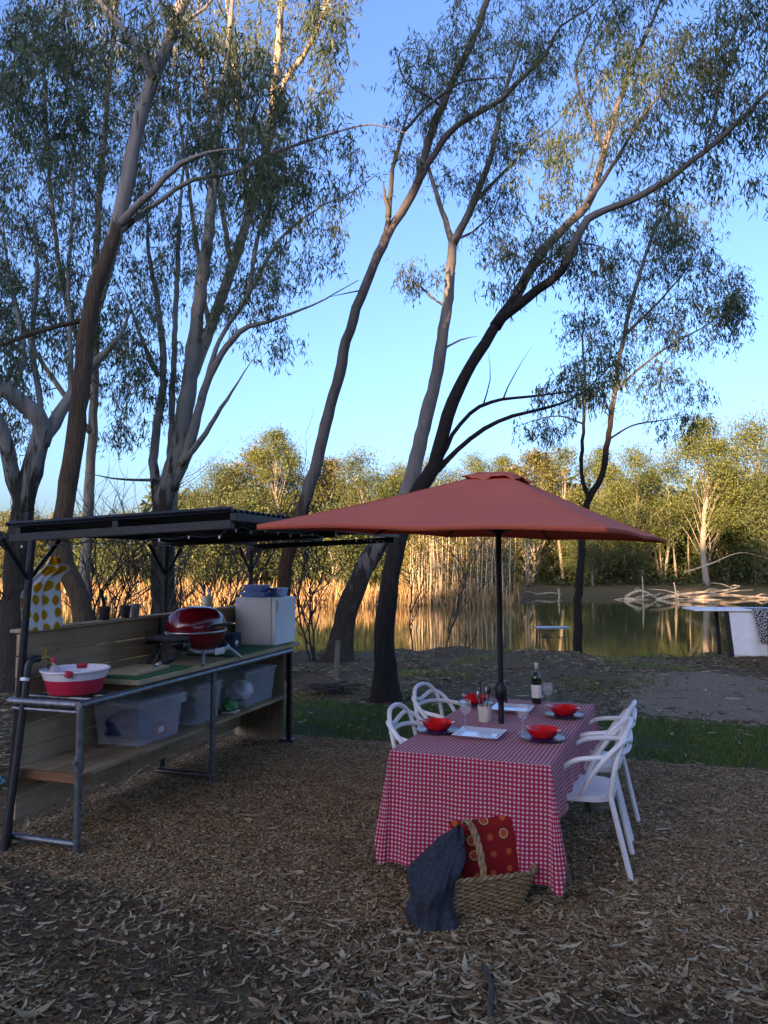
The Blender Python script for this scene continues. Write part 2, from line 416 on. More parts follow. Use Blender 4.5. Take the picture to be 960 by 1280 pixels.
def to_px(x, y, z=0.0):
    f = y * cp + (z - H) * sp; v = -y * sp + (z - H) * cp
    f = np.where(f < .05, .05, f)
    return 480 + F * x / f, 640 - F * v / f
K0 = np.array([-1.905, 4.885]); KH = R(17.8); KD = np.array([math.sin(KH), math.cos(KH)]); KN = np.array([-math.cos(KH), math.sin(KH)])
def sstep(x, a, b): t = np.clip((x - a) / (b - a), 0, 1); return t * t * (3 - 2 * t)
def zones(x, y):
    px, py = to_px(x, y)
    line = np.interp(px, [-400, 0, 150, 300, 480, 700, 960, 1400], [1070, 1078, 1112, 1165, 1205, 1235, 1265, 1300])
    g = sstep(line - py, -30, 30)
    kn = (x - K0[0]) * KN[0] + (y - K0[1]) * KN[1]          # distance behind the front line of the kitchen
    g = g * (1 - sstep(kn, .55, .85))
    sx, sy = x + .93, y - 8.15
    along = sx * .953 - sy * .302; across = sx * .302 + sy * .953
    g = g * (1 - sstep(across, -.12, .12)) * (y > 1.5)
    g = g * (1 - sstep(x, 6, 8))
    gr = sstep(across, -.08, .12) * (1 - sstep(across, 1.75 , 2.15)) * sstep(along, -2.2, -.8)
    pa = sstep(across, 1.9, 2.6) * (1 - sstep(across, 5.0, 7.5)) * sstep(along, 2.2, 4.4)
    return g, gr, pa
zg, zr, zp = zones(V[:, 0], V[:, 1])
farz = sstep(V[:, 1] - far_shore(V[:, 0]), -.5, 1.5)

def ground_mat():
    m, t, b = new_mat('ground')
    geo = t.nodes.new('ShaderNodeNewGeometry'); pos = geo.outputs['Position']
    za = N(t, 'ShaderNodeAttribute', attribute_name='zone'); sc = t.nodes.new('ShaderNodeSeparateColor'); t.links.new(za.outputs['Color'], sc.inputs[0])
    fa = N(t, 'ShaderNodeAttribute', attribute_name='far')
    def noise(s, d=4.0, rough=.55):
        n = N(t, 'ShaderNodeTexNoise', Scale=s, Detail=d, Roughness=rough); t.links.new(pos, n.inputs['Vector']); return n.outputs['Fac']
    nA, nB, nC, nD = noise(.9), noise(5.0, 6.0), noise(28.0, 5.0, .7), noise(140.0, 3.0)
    # gravel: pea chips
    vo = N(t, 'ShaderNodeTexVoronoi', Scale=62.0); t.links.new(pos, vo.inputs['Vector'])
    vs_ = t.nodes.new('ShaderNodeSeparateColor'); t.links.new(vo.outputs['Color'], vs_.inputs[0])
    gc = ramp(t, vs_.outputs[0], [(0, (.08, .038, .016)), (.35, (.22, .105, .040)), (.65, (.34, .185, .080)), (.85, (.43, .29, .15)), (1, (.52, .42, .28))])
    gd = ramp(t, nB, [(.3, (.45, .42, .40)), (.65, (1, 1, 1))])
    gc = mixc(t, .85, gc, gd, 'MULTIPLY')
    # soil under dry litter
    so_ = ramp(t, nC, [(.25, (.034, .020, .010)), (.5, (.105, .062, .033)), (.62, (.19, .118, .066)), (.78, (.38, .26, .155))])
    mossy = ramp(t, nB, [(.48, (0, 0, 0)), (.64, (1, 1, 1))])
    so_ = mixc(t, math_n(t, 'MULTIPLY', mossy, .55), so_, (.060, .062, .022))
    gr = ramp(t, nC, [(.3, (.018, .030, .008)), (.7, (.045, .070, .016))])
    pa = ramp(t, nC, [(.25, (.09, .057, .034)), (.5, (.21, .135, .083)), (.78, (.36, .245, .155))])
    fr = ramp(t, nB, [(.3, (.10, .070, .030)), (.5, (.17, .12, .055)), (.7, (.07, .075, .028))])
    def mask(s, amt):
        a = math_n(t, 'ADD', s, math_n(t, 'MULTIPLY', math_n(t, 'SUBTRACT', nB, .5), amt))
        return ramp(t, a, [(.42, (0, 0, 0)), (.58, (1, 1, 1))])
    c = mixc(t, mask(sc.outputs[2], .9), so_, pa)
    c = mixc(t, mask(sc.outputs[1], .7), c, gr)
    c = mixc(t, mask(sc.outputs[0], .8), c, gc)
    c = mixc(t, fa.outputs['Fac'], c, fr)
    t.links.new(c, b.inputs['Base Color']); b.inputs['Roughness'].default_value = .95; b.inputs['Specular IOR Level'].default_value = .15
    h = math_n(t, 'ADD', math_n(t, 'MULTIPLY', nC, .8), math_n(t, 'MULTIPLY', math_n(t, 'SUBTRACT', 1.0, vo.outputs['Distance']), math_n(t, 'MULTIPLY', sc.outputs[0], .6)))
    bump(t, b, h, .9, .02)
    return m
gnd = fast_mesh('ground', V, Q, ground_mat(), smooth=True); struct(gnd)
ca = gnd.data.attributes.new('zone', 'FLOAT_COLOR', 'POINT')
ca.data.foreach_set('color', np.stack([zg, zr, zp, np.ones_like(zg)], 1).astype(np.float32).ravel())
fa_ = gnd.data.attributes.new('far', 'FLOAT', 'POINT'); fa_.data.foreach_set('value', farz.astype(np.float32))

def water_mat():
    m, t, b = new_mat('pond_water')
    geo = t.nodes.new('ShaderNodeNewGeometry')
    mp = t.nodes.new('ShaderNodeMapping'); mp.inputs['Scale'].default_value = (.7, 2.2, 1); t.links.new(geo.outputs['Position'], mp.inputs[0])
    n = N(t, 'ShaderNodeTexNoise', Scale=1.6, Detail=3.0); t.links.new(mp.outputs[0], n.inputs['Vector'])
    t.links.new(ramp(t, n.outputs['Fac'], [(.3, (.075, .066, .024)), (.7, (.105, .092, .036))]), b.inputs['Base Color'])
    b.inputs['Roughness'].default_value = .03; b.inputs['IOR'].default_value = 1.33; b.inputs['Specular IOR Level'].default_value = .5
    bump(t, b, n.outputs['Fac'], .10, .02); return m
mb = MB(); mb.add([(-700, -40, WATER_Z), (700, -40, WATER_Z), (700, 120, WATER_Z), (-700, 120, WATER_Z)], [(0, 1, 2, 3)])
struct(mb.build('water', water_mat(), smooth=False))

# ---------------------------------------------------------------- leaves
def leaf_quads(C, length, width, down=1.0, spread=.55, flat=False):
    """hanging lance-shaped leaves at centres C; returns verts (4n,3), faces (n,4)"""
    n = len(C)
    d = rng.normal(0, spread, (n, 3)); d[:, 2] -= down; d /= np.linalg.norm(d, axis=1, keepdims=True)
    s = rng.normal(0, 1, (n, 3)); s -= d * (s * d).sum(1, keepdims=True); s /= np.linalg.norm(s, axis=1, keepdims=True)
    nn = np.cross(d, s)
    L = length * rng.uniform(.65, 1.3, (n, 1)); W = width * rng.uniform(.7, 1.3, (n, 1))
    cur = nn * L * rng.uniform(-.12, .12, (n, 1))
    a = C; b = C + d * L * .42 + s * W * .5 + cur; c = C + d * L; e = C + d * L * .42 - s * W * .5 + cur
    V = np.stack([a, b, c, e], 1).reshape(-1, 3)
    return V, np.arange(4 * n).reshape(n, 4)
ML_near = leaf_mat('gum_leaves', [(0, (.038, .066, .034)), (.45, (.082, .122, .060)), (.8, (.145, .180, .080)), (1, (.24, .21, .09))], .40)
ML_olive = leaf_mat('olive_gum_leaves', [(0, (.048, .070, .030)), (.45, (.105, .132, .052)), (.8, (.18, .195, .065)), (1, (.26, .22, .08))], .35)
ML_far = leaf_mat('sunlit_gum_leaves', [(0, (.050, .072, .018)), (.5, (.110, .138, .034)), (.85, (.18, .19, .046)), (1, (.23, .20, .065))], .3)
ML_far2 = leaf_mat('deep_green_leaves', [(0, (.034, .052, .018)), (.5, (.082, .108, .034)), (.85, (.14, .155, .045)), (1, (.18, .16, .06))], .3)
ML_far3 = leaf_mat('golden_leaves', [(0, (.06, .060, .018)), (.5, (.135, .125, .036)), (.85, (.21, .175, .055)), (1, (.28, .20, .08))], .3)
MB_A = bark_mat('pale_bark_peeling', (.25, .225, .20), (.17, .135, .105), (.15, .098, .062), 4.2, 6.0, .75)
MB_grey = bark_mat('grey_bark', (.20, .195, .175), (.115, .11, .095), (.065, .055, .042), 1.2, 4.5, .6)
MB_dark = bark_mat('dark_rough_bark', (.15, .13, .115), (.085, .07, .06), (.034, .027, .022), 4.4, 6.6, .5)
MB_mid = bark_mat('brown_streaked_bark', (.125, .108, .095), (.078, .062, .05), (.085, .042, .022), 1.0, 4.0, .5)
MB_far = bark_mat('far_bark', (.30, .25, .19), (.19, .15, .11), (.10, .075, .05), -1, 1.0, .6)

def make_tree(name, label, limbs, blobs, bark, leaves, leaf=(.14, .021), per=41, spray=.20, group=None, bare=0, kD=1.0):
    """limbs: [(list of (px,py,D)), r0, r1]; blobs: (px,py,D, rx_px, ry_px, rz_m, n)"""
    nodes = []; rad = []
    limbs = [([(a, b, d * kD) for a, b, d in l[0]], l[1] * kD, l[2] * kD) for l in limbs]
    blobs = [(a, b, d * kD, rx, ry, rz * kD, n) for a, b, d, rx, ry, rz, n in blobs]
    tr = MB()
    L0 = [P(*q) for q in limbs[0][0]]
    base = L0[0].copy(); base.z = hz(base.x, base.y)
    root = thing(name, label, 'tree', base, 0, group)
    off = -base
    for k, (pts, r0, r1) in enumerate(limbs):
        pts = [P(*q) for q in pts]
        if k == 0: pts = [Vector((base.x, base.y, base.z - .25))] + ([pts[0]] if pts[0].z > base.z + .3 else []) + pts[1:]
        c = cat_rom(pts, .16); m = len(c)
        rr = []
        for i in range(m):
            t = i / (m - 1); r = r0 + (r1 - r0) * t ** .65; r *= 1 - (.72 * max(0, (t - .6) / .4) if k else 0)
            if k == 0: r *= 1 + .6 * math.exp(-max(0, (c[i] - c[0]).length - .2) / .28)
            rr.append(r * (1 + .03 * math.sin(i * 1.1 + k) + random.uniform(-.03, .03)))
        for i in range(m):
            if k or i > 3: c[i] = c[i] + Vector((random.gauss(0, min(.008, r1 * .2 + .003)), random.gauss(0, min(.008, r1 * .2 + .003)), 0))
        tr.tube([p + off for p in c], rr, 12 if r0 > .08 else 7, jit=.035)
        nodes += [tuple(p) for p in c[m // 3 if k == 0 else 0:]]; rad += rr[m // 3 if k == 0 else 0:]
    tr.build('trunk', bark, root, sharp=180)
    nodes = np.array(nodes); rad = np.array(rad)
    A = []
    for (px, py, D, rx, ry, rz, n) in blobs:
        c = P(px, py, D); s = D / F
        q = rng.normal(0, 1, (n, 3)); q /= np.linalg.norm(q, axis=1, keepdims=True); q *= rng.uniform(0, 1, (n, 1)) ** (1 / 2.6)
        A.append(np.array(c) + q * np.array([rx * s, rz, ry * s]))
    if not A: return root
    A = np.concatenate(A)
    dmin = np.array([np.min(((nodes - a) ** 2).sum(1)) for a in A]); A = A[np.argsort(dmin)]
    br = MB(); LC = []
    cap = len(nodes) + len(A) * 6; nb = np.empty((cap, 3)); nb[:len(nodes)] = nodes; rb = np.empty(cap); rb[:len(rad)] = rad; cnt = len(nodes)
    for ai, a in enumerate(A):
        dv = nb[:cnt] - a; d2 = (dv ** 2).sum(1) * (1 + .6 * (dv[:, 2] > 0.2))
        j = int(np.argmin(d2)); s = nb[j]; d = math.sqrt(((s - a) ** 2).sum())
        if d < .05: continue
        r0 = min(rb[j] * .75, .006 + .014 * d)
        c1 = s + (a - s) * .35 + np.array([0, 0, .22 * d]) + rng.normal(0, .10 * d, 3)
        c2 = s + (a - s) * .75 + np.array([0, 0, .12 * d]) + rng.normal(0, .08 * d, 3)
        k = int(min(6, max(2, d / .22)))
        pts = []; rr = []
        for i in range(k + 1):
            t = i / k
            p = (1 - t) ** 3 * s + 3 * (1 - t) ** 2 * t * c1 + 3 * (1 - t) * t * t * c2 + t ** 3 * a
            if 0 < i < k: p = p + rng.normal(0, .022 + .028 * d, 3)
            pts.append(p); rr.append(r0 + (.0034 - r0) * t)
        br.tube([Vector(p) + off for p in pts], rr, 4 if r0 < .02 else 6, cap=False)
        for i in range(1, k + 1):
            if cnt < cap: nb[cnt] = pts[i]; rb[cnt] = max(rr[i], .004); cnt += 1
        if rng.uniform() < bare: continue
        ns_ = max(2, int(per / 6 * rng.uniform(.55, 1.5)))
        tt = rng.uniform(.3, 1.0, ns_); idx = np.clip((tt * k).astype(int), 0, k - 1); fr = (tt * k - idx)[:, None]
        pa = np.array(pts); st = pa[idx] * (1 - fr) + pa[idx + 1] * fr + rng.normal(0, 1, (ns_, 3)) * spray * .36
        dr = rng.normal(0, .55, (ns_, 3)) + np.array([0, 0, -.75]); dr /= np.linalg.norm(dr, axis=1, keepdims=True)
        nl = rng.integers(5, 10, ns_); o_ = np.repeat(np.arange(ns_), nl); u_ = rng.uniform(0, 1, (len(o_), 1)) * spray * 1.5
        LC.append(st[o_] + dr[o_] * u_ + rng.normal(0, .022, (len(o_), 3)))
    br.build('twig_sprays', bark if bark is not MB_A else MB_mid, root, sharp=180)
    C = np.concatenate(LC) + np.array(off)
    Vv, Qq = leaf_quads(C, leaf[0] * .90, leaf[1] * .92, 1.0, .48)
    fast_mesh('crown', Vv, Qq, leaves, root, np.clip(rng.normal(.45, .22, len(Qq)), 0, 1))
    return root

# ---------------------------------------------------------------- near gum trees
make_tree('gum_tree', 'tall pale-barked gum with peeling brown lower bark rising just behind the kitchen roof', [
    ([(112, 919, 8), (104, 775, 8), (76, 690, 8.0), (80, 640, 8), (96, 530, 8), (114, 380, 8.05), (143, 295, 8.1), (176, 145, 8.2), (205, 65, 8.3), (230, 0, 8.4), (262, -110, 8.6), (290, -260, 9)], .128, .05),
    ([(147, 284, 8.1), (168, 258, 8.05), (190, 240, 8.0), (225, 205, 7.9), (262, 190, 7.8), (305, 185, 7.6)], .05, .022),
    ([(146, 294, 8.1), (170, 272, 8.15), (200, 250, 8.2), (240, 225, 8.3), (290, 217, 8.4), (345, 190, 8.5), (420, 165, 8.6), (465, 156, 8.7), (500, 164, 8.8), (520, 172, 8.9)], .035, .010),
    ([(192, 100, 8.2), (172, 60, 8.2), (140, 20, 8.3), (118, -10, 8.4), (90, -80, 8.5)], .05, .02),
    ([(215, 40, 8.3), (245, 18, 8.2), (265, 0, 8.1), (300, -60, 8)], .02, .012),
    ([(105, 400, 8.05), (70, 408, 7.9), (30, 420, 7.7), (0, 432, 7.5), (-40, 440, 7.4)], .03, .02),
], [(330, 150, 8.4, 115, 85, 1.0, 75), (260, 60, 8.3, 90, 60, .9, 40), (120, 30, 8.4, 120, 60, 1.1, 50), (60, 110, 8.0, 70, 80, .9, 45), (-30, 430, 7.5, 50, 60, .6, 20), (410, 40, 8.6, 28, 60, .5, 16), (250, -150, 8.6, 150, 90, 1.3, 60), (350, 240, 8.2, 60, 50, .6, 22)],
    MB_A, ML_near, per=41)

make_tree('gum_tree', 'grey forked gum with thick spreading boughs at the far left edge', [
    ([(20, 775, 11), (22, 690, 11), (28, 640, 11), (38, 590, 11), (52, 545, 11), (46, 520, 10.9), (25, 502, 10.8), (0, 482, 10.6), (-40, 450, 10.4)], .26, .10),
    ([(50, 555, 11), (66, 530, 11.1), (85, 500, 11.2), (110, 462, 11.4), (150, 420, 11.6), (165, 380, 11.8)], .12, .04),
    ([(30, 640, 11), (18, 600, 10.9), (5, 545, 10.7), (-15, 500, 10.5), (-40, 470, 10)], .14, .07),
    ([(56, 535, 11), (45, 470, 11.2), (40, 410, 11.4), (46, 340, 11.6), (40, 250, 11.9)], .05, .03),
    ([(88, 498, 11.2), (88, 420, 11.3), (85, 340, 11.5), (92, 240, 11.8), (85, 120, 12)], .045, .02),
    ([(14, 495, 10.7), (30, 440, 10.8), (18, 380, 11), (6, 300, 11.2)], .05, .02),
    ([(22, 690, 11), (0, 672, 10.8), (-40, 668, 10.6)], .12, .08),
], [(40, 300, 11.5, 95, 120, 1.4, 90), (20, 430, 11, 70, 60, 1.0, 40), (60, 170, 11.8, 100, 100, 1.4, 66), (130, 380, 11.8, 70, 60, 1, 35), (-60, 350, 11, 90, 140, 1.2, 50), (160, 470, 11.6, 40, 50, .7, 16), (10, 60, 11.6, 80, 80, 1.2, 60)],
    MB_grey, ML_near, per=40)

make_tree('gum_tree', 'large many-stemmed grey gum standing behind the middle of the kitchen', [
    ([(205, 800, 13), (204, 740, 13), (203, 680, 13), (206, 620, 13), (222, 570, 13), (235, 490, 13.1), (246, 400, 13.2), (262, 280, 13.4), (270, 180, 13.6), (285, 60, 13.9), (295, -60, 14.2)], .26, .03),
    ([(200, 650, 13), (193, 590, 13.1), (195, 540, 13.2), (205, 470, 13.4), (200, 400, 13.6), (185, 300, 13.9), (188, 200, 14.2)], .10, .03),
    ([(214, 610, 13), (234, 565, 12.9), (262, 470, 12.8), (300, 415, 12.7), (335, 402, 12.6), (390, 382, 12.5), (420, 366, 12.4), (448, 350, 12.3)], .125, .02),
    ([(225, 580, 12.8), (250, 552, 12.7), (270, 520, 12.6), (290, 490, 12.5), (305, 465, 12.4), (324, 441, 12.3)], .075, .012),
    ([(250, 500, 12.8), (275, 425, 12.9), (310, 370, 13), (350, 300, 13.1), (395, 262, 13.2), (440, 240, 13.3), (475, 215, 13.4)], .05, .02),
    ([(212, 600, 13), (215, 520, 13.3), (218, 440, 13.5), (222, 330, 13.8), (228, 220, 14), (240, 120, 14.3)], .07, .03),
    ([(310, 372, 13), (322, 300, 13.2), (340, 240, 13.4), (355, 180, 13.6)], .05, .02),
    ([(205, 600, 13), (175, 600, 12.8), (140, 598, 12.6), (105, 590, 12.4)], .035, .012),
    ([(198, 470, 13.3), (180, 430, 13.2), (166, 390, 13.1), (150, 350, 13)], .05, .02),
], [(250, 330, 13.4, 110, 110, 1.5, 95), (330, 320, 13.1, 75, 85, 1.2, 75), (175, 300, 13.6, 70, 130, 1.4, 60), (380, 210, 13.4, 80, 70, 1.2, 70), (200, 170, 14, 100, 100, 1.5, 60), (185, 480, 13.2, 55, 70, .9, 38), (345, 420, 12.6, 45, 22, .5, 10), (300, 170, 13.8, 80, 70, 1.3, 50), (150, 540, 12.7, 40, 30, .6, 9), (410, 300, 12.9, 40, 40, .7, 14)],
    MB_grey, ML_near, per=40)

make_tree('gum_tree', 'very tall gum with branches catching the last sun, high up behind the others', [
    ([(208, 800, 20.5), (212, 640, 20.6), (232, 500, 21), (285, 350, 21.5), (330, 200, 21.8), (345, 90, 22), (352, 0, 22), (360, -120, 22.3)], .26, .08),
    ([(330, 200, 21.8), (352, 110, 21.6), (385, 60, 21.4), (410, 0, 21.2), (430, -60, 21)], .12, .05),
    ([(310, 270, 21.6), (300, 160, 21.8), (290, 60, 22), (278, -40, 22.2)], .10, .04),
    ([(290, 340, 21.5), (265, 180, 21.5), (250, 50, 21.5), (245, -60, 21.5)], .09, .04),
    ([(262, 420, 21.3), (240, 260, 21), (225, 150, 20.8), (215, 30, 20.6)], .08, .04),
], [(350, 40, 21.8, 90, 70, 2.2, 60), (260, 40, 21.8, 90, 90, 2.2, 70), (200, 130, 21, 80, 90, 2, 60), (330, 150, 21.6, 90, 70, 1.8, 40), (150, 40, 21, 90, 70, 2, 50), (420, -20, 21, 40, 50, 1.2, 25), (340, -120, 22, 120, 60, 2, 50)],
    MB_far, ML_olive, leaf=(.15, .024), per=41, spray=.24, kD=.71)

make_tree('gum_tree', 'slender gum with several thin pale stems behind the far left trees', [
    ([(105, 800, 19), (110, 640, 19), (118, 480, 19.2), (120, 330, 19.4), (128, 200, 19.6), (140, 60, 19.8), (150, -60, 20)], .17, .05),
    ([(116, 480, 19.2), (80, 360, 19), (62, 220, 18.8), (55, 80, 18.6), (50, -20, 18.6)], .09, .03),
    ([(120, 400, 19.2), (150, 290, 19.4), (162, 180, 19.6), (170, 60, 19.6)], .08, .03),
    ([(112, 540, 19), (40, 430, 18.8), (10, 330, 18.6), (0, 210, 18.4)], .08, .03),
], [(60, 180, 18.9, 100, 120, 2, 80), (140, 180, 19.5, 80, 130, 2, 80), (20, 340, 18.6, 70, 90, 1.6, 60), (110, 40, 19.4, 120, 70, 2, 70), (130, 420, 19.2, 60, 70, 1.4, 35), (5, 520, 18.6, 40, 50, 1, 25)],
    MB_far, ML_olive, leaf=(.14, .022), per=40, spray=.22, kD=.675)

make_tree('gum_tree', 'slim leaning gum with twisted upper boughs between kitchen and umbrella', [
    ([(350, 845, 12), (354, 740, 12), (364, 680, 12), (385, 618, 12), (404, 545, 12), (420, 480, 12), (446, 385, 12), (482, 298, 12), (502, 266, 12), (523, 228, 12), (537, 173, 12), (553, 132, 12), (568, 96, 12), (588, 56, 12), (609, 0, 12.1), (625, -70, 12.2), (640, -160, 12.3)], .135, .04),
    ([(480, 302, 12), (486, 274, 11.9), (481, 247, 11.8), (478, 226, 11.8)], .05, .03),
    ([(485, 272, 11.9), (491, 212, 11.8), (498, 185, 11.7), (504, 160, 11.6), (514, 133, 11.6), (521, 115, 11.5)], .05, .016),
    ([(520, 232, 12), (543, 193, 11.9), (560, 167, 11.8), (587, 147, 11.7), (620, 129, 11.6), (645, 105, 11.5), (680, 70, 11.4), (702, 32, 11.3), (732, 14, 11.2), (770, -20, 11.1)], .065, .02),
    ([(502, 167, 11.7), (533, 133, 11.7), (560, 113, 11.7), (582, 101, 11.7), (608, 98, 11.7), (648, 96, 11.6)], .03, .012),
    ([(553, 133, 12), (530, 118, 11.9), (508, 103, 11.9), (498, 74, 11.8), (508, 60, 11.8), (534, 64, 11.8)], .022, .010),
    ([(455, 362, 12), (430, 367, 11.9), (410, 372, 11.8)], .014, .006),
], [(560, 70, 12, 70, 55, 1.2, 60), (520, 110, 11.8, 45, 55, .8, 34), (640, 60, 11.7, 80, 60, 1.1, 62), (600, 150, 11.8, 70, 40, .8, 30), (500, 190, 11.8, 35, 45, .6, 14), (690, 30, 11.4, 50, 40, .8, 24), (640, -80, 12, 130, 70, 1.4, 70)],
    MB_mid, ML_olive, per=36, leaf=(.13, .018))

make_tree('gum_tree', 'leaning pale grey gum with patchy bark, its base beside the short stake', [
    ([(420, 822, 14.2), (432, 770, 14.2), (445, 735, 14.2), (466, 690, 14.2), (492, 655, 14.2), (512, 605, 14.2), (527, 545, 14.2), (546, 465, 14.2), (560, 372, 14.2), (566, 306, 14.3)], .235, .085),
    ([(566, 308, 14.3), (556, 275, 14.3), (541, 228, 14.3), (533, 200, 14.3), (528, 150, 14.3)], .075, .02),
    ([(566, 306, 14.3), (590, 256, 14.2), (615, 190, 14.1), (628, 128, 14), (650, 60, 13.9), (668, 0, 13.8)], .09, .025),
    ([(590, 256, 14.2), (630, 215, 14), (665, 180, 13.9), (705, 145, 13.8)], .05, .015),
    ([(560, 384, 14.2), (545, 376, 14.2), (530, 362, 14.2), (514, 350, 14.2), (500, 352, 14.2)], .028, .012),
    ([(548, 440, 14.2), (575, 425, 14.1), (598, 420, 14)], .028, .010),
    ([(568, 300, 14.3), (590, 290, 14.2), (612, 270, 14.1), (628, 240, 14)], .03, .010),
], [(525, 347, 14.2, 26, 22, .5, 16), (600, 215, 14.1, 45, 50, .8, 34), (655, 170, 13.9, 60, 55, .9, 38), (640, 70, 13.9, 60, 60, 1, 34), (555, 205, 14.3, 30, 40, .6, 12), (640, 255, 14, 45, 40, .7, 22), (620, 290, 14.1, 40, 35, .6, 14)],
    bark_mat('patchy_grey_bark', (.20, .18, .16), (.125, .105, .09), (.075, .058, .045), .5, 3.4, .8), ML_near, per=36, leaf=(.14, .02))

make_tree('gum_tree', 'forked gum with a dark rough leaning trunk right behind the picnic table', [
    ([(483, 872, 10.2), (481, 800, 10.2), (487, 730, 10.2), (500, 670, 10.25), (520, 620, 10.3), (543, 582, 10.3), (560, 520, 10.3), (582, 468, 10.3), (606, 430, 10.3), (624, 400, 10.3), (648, 382, 10.2), (672, 362, 10.1), (702, 338, 10), (727, 285, 9.9), (744, 268, 9.9), (790, 250, 9.8), (832, 226, 9.7), (882, 188, 9.6), (925, 150, 9.5), (962, 112, 9.4), (1010, 70, 9.3)], .165, .022),
    ([(618, 408, 10.3), (640, 380, 10.4), (665, 335, 10.5), (690, 300, 10.5), (735, 255, 10.6), (748, 215, 10.7), (760, 170, 10.7), (782, 105, 10.8), (800, 60, 10.8), (826, 0, 10.9), (850, -80, 11)], .085, .025),
    ([(549, 575, 10.3), (575, 530, 10.3), (600, 508, 10.3), (628, 499, 10.2), (660, 496, 10.1), (722, 488, 10), (760, 482, 9.9)], .038, .012),
    ([(546, 588, 10.3), (572, 562, 10.3), (605, 536, 10.2), (640, 520, 10.1), (690, 508, 10), (730, 490, 9.9), (770, 450, 9.8)], .045, .012),
    ([(735, 253, 9.9), (770, 200, 9.8), (800, 150, 9.7), (830, 110, 9.7), (850, 60, 9.6), (900, 10, 9.5)], .035, .012),
    ([(880, 190, 9.6), (892, 150, 9.6), (905, 90, 9.5), (930, 50, 9.5), (975, 20, 9.4)], .022, .010),
    ([(668, 335, 10.5), (690, 320, 10.3), (725, 305, 10.2), (755, 310, 10.1), (785, 325, 10)], .018, .008),
    ([(756, 190, 10.7), (730, 130, 10.6), (720, 80, 10.5), (740, 30, 10.4), (760, -30, 10.3)], .03, .012),
    ([(604, 507, 10.28), (613, 475, 10.25), (610, 440, 10.25)], .012, .005),
    ([(628, 499, 10.2), (643, 468, 10.2), (664, 434, 10.2)], .012, .004),
], [(700, 190, 10.5, 60, 60, .8, 42), (760, 110, 10.6, 60, 70, .9, 54), (850, 80, 9.7, 80, 60, .9, 62), (915, 120, 9.5, 55, 70, .8, 52), (820, 170, 9.8, 60, 45, .7, 34), (675, 300, 10.4, 55, 50, .7, 40), (740, 310, 10.1, 55, 35, .6, 28), (930, 30, 9.5, 60, 50, .9, 50), (780, 10, 10.4, 80, 50, 1, 50), (860, 215, 9.7, 60, 30, .6, 20), (715, 475, 10, 60, 24, .5, 22), (760, 440, 9.9, 40, 40, .5, 16), (640, 330, 10.4, 40, 40, .5, 18), (860, -90, 10, 160, 70, 1.4, 70), (960, 180, 9.4, 35, 60, .6, 22)],
    MB_dark, ML_near, per=36, leaf=(.13, .019))

make_tree('gum_tree', 'thin dark forked gum with a weeping crown at the water edge', [
    ([(722, 803, 18), (722, 760, 18), (726, 700, 18), (730, 650, 18), (737, 622, 18), (752, 596, 18), (760, 550, 18), (768, 490, 18), (776, 440, 18), (790, 375, 18), (810, 310, 18), (835, 250, 18)], .125, .03),
    ([(736, 625, 18), (727, 590, 18), (729, 540, 18), (731, 470, 18), (728, 420, 18), (735, 350, 18)], .06, .02),
    ([(760, 550, 18), (790, 532, 17.9), (830, 525, 17.8), (870, 520, 17.7)], .03, .01),
    ([(768, 490, 18), (800, 460, 17.9), (840, 430, 17.8), (885, 405, 17.7), (925, 370, 17.6)], .04, .012),
    ([(780, 420, 18), (830, 370, 18), (870, 320, 18), (890, 280, 18)], .04, .012),
    ([(729, 530, 18), (700, 520, 18), (670, 525, 18), (640, 535, 18)], .025, .01),
], [(760, 400, 18, 60, 70, 1.4, 62), (820, 330, 18, 70, 70, 1.5, 80), (870, 390, 17.8, 65, 60, 1.3, 70), (860, 290, 18, 50, 50, 1.1, 42), (735, 470, 18, 40, 50, .8, 26), (830, 480, 17.9, 60, 40, 1, 34), (680, 535, 18, 45, 18, .6, 16), (850, 525, 17.8, 40, 14, .5, 10), (915, 365, 17.6, 28, 40, .7, 20), (790, 255, 18, 40, 40, .8, 18)],
    MB_dark, ML_near, per=41, leaf=(.17, .026), spray=.28)

# ---------------------------------------------------------------- bare shrubs and saplings on the near bank
def dead_shrub(px, D, h, n, label, lean=0, name='dead_shrub', cat='shrub', spread=.6):
    b = P(px, 703, D); b.z = hz(b.x, b.y); mbt = MB()
    def grow(p, d, L, r, lev):
        pts = [p]; q = p.copy(); dd = d.copy()
        k = max(3, int(L / .14))
        for i in range(k):
            dd = (dd + Vector((random.gauss(0, .16), random.gauss(0, .16), .05))).normalized(); q = q + dd * (L / k); pts.append(q.copy())
            if lev > 0 and i > 0 and random.random() < .62:
                nd = (dd + Vector((random.gauss(0, spread), random.gauss(0, spread), random.uniform(-.1, .5)))).normalized()
                grow(q.copy(), nd, L * random.uniform(.35, .65), r * .55, lev - 1)
        mbt.tube(pts, [r + (r * .3 - r) * i / k for i in range(k + 1)], 5 if r > .008 else 4)
    for i in range(n):
        grow(Vector((random.uniform(-.08, .08), random.uniform(-.08, .08), -.05)), Vector((random.gauss(lean, .25), random.gauss(0, .25), 1)).normalized(), h * random.uniform(.75, 1.1), .022, 3)
    o = mbt.build(name, M_twig, None, sharp=180); o.location = b
    return tag(o, label, cat, 'bare shrubs along the near bank')
dead_shrub(150, 12.2, 2.1, 3, 'bare dark shrub seen between the towel and the three pots')
dead_shrub(172, 11, 1.7, 2, 'bare shrub leaning right above the black cup on the ledge', .7)
dead_shrub(122, 12.6, 2.4, 3, 'tall bare twiggy shrub right beside the leaning trunk behind the lemon towel', .2)
dead_shrub(274, 13.5, 2.2, 3, 'bare forked shrub seen above the white utensil pot')
dead_shrub(336, 13, 1.9, 2, 'bare shrub between the third roof post and the slim leaning gum', .3)
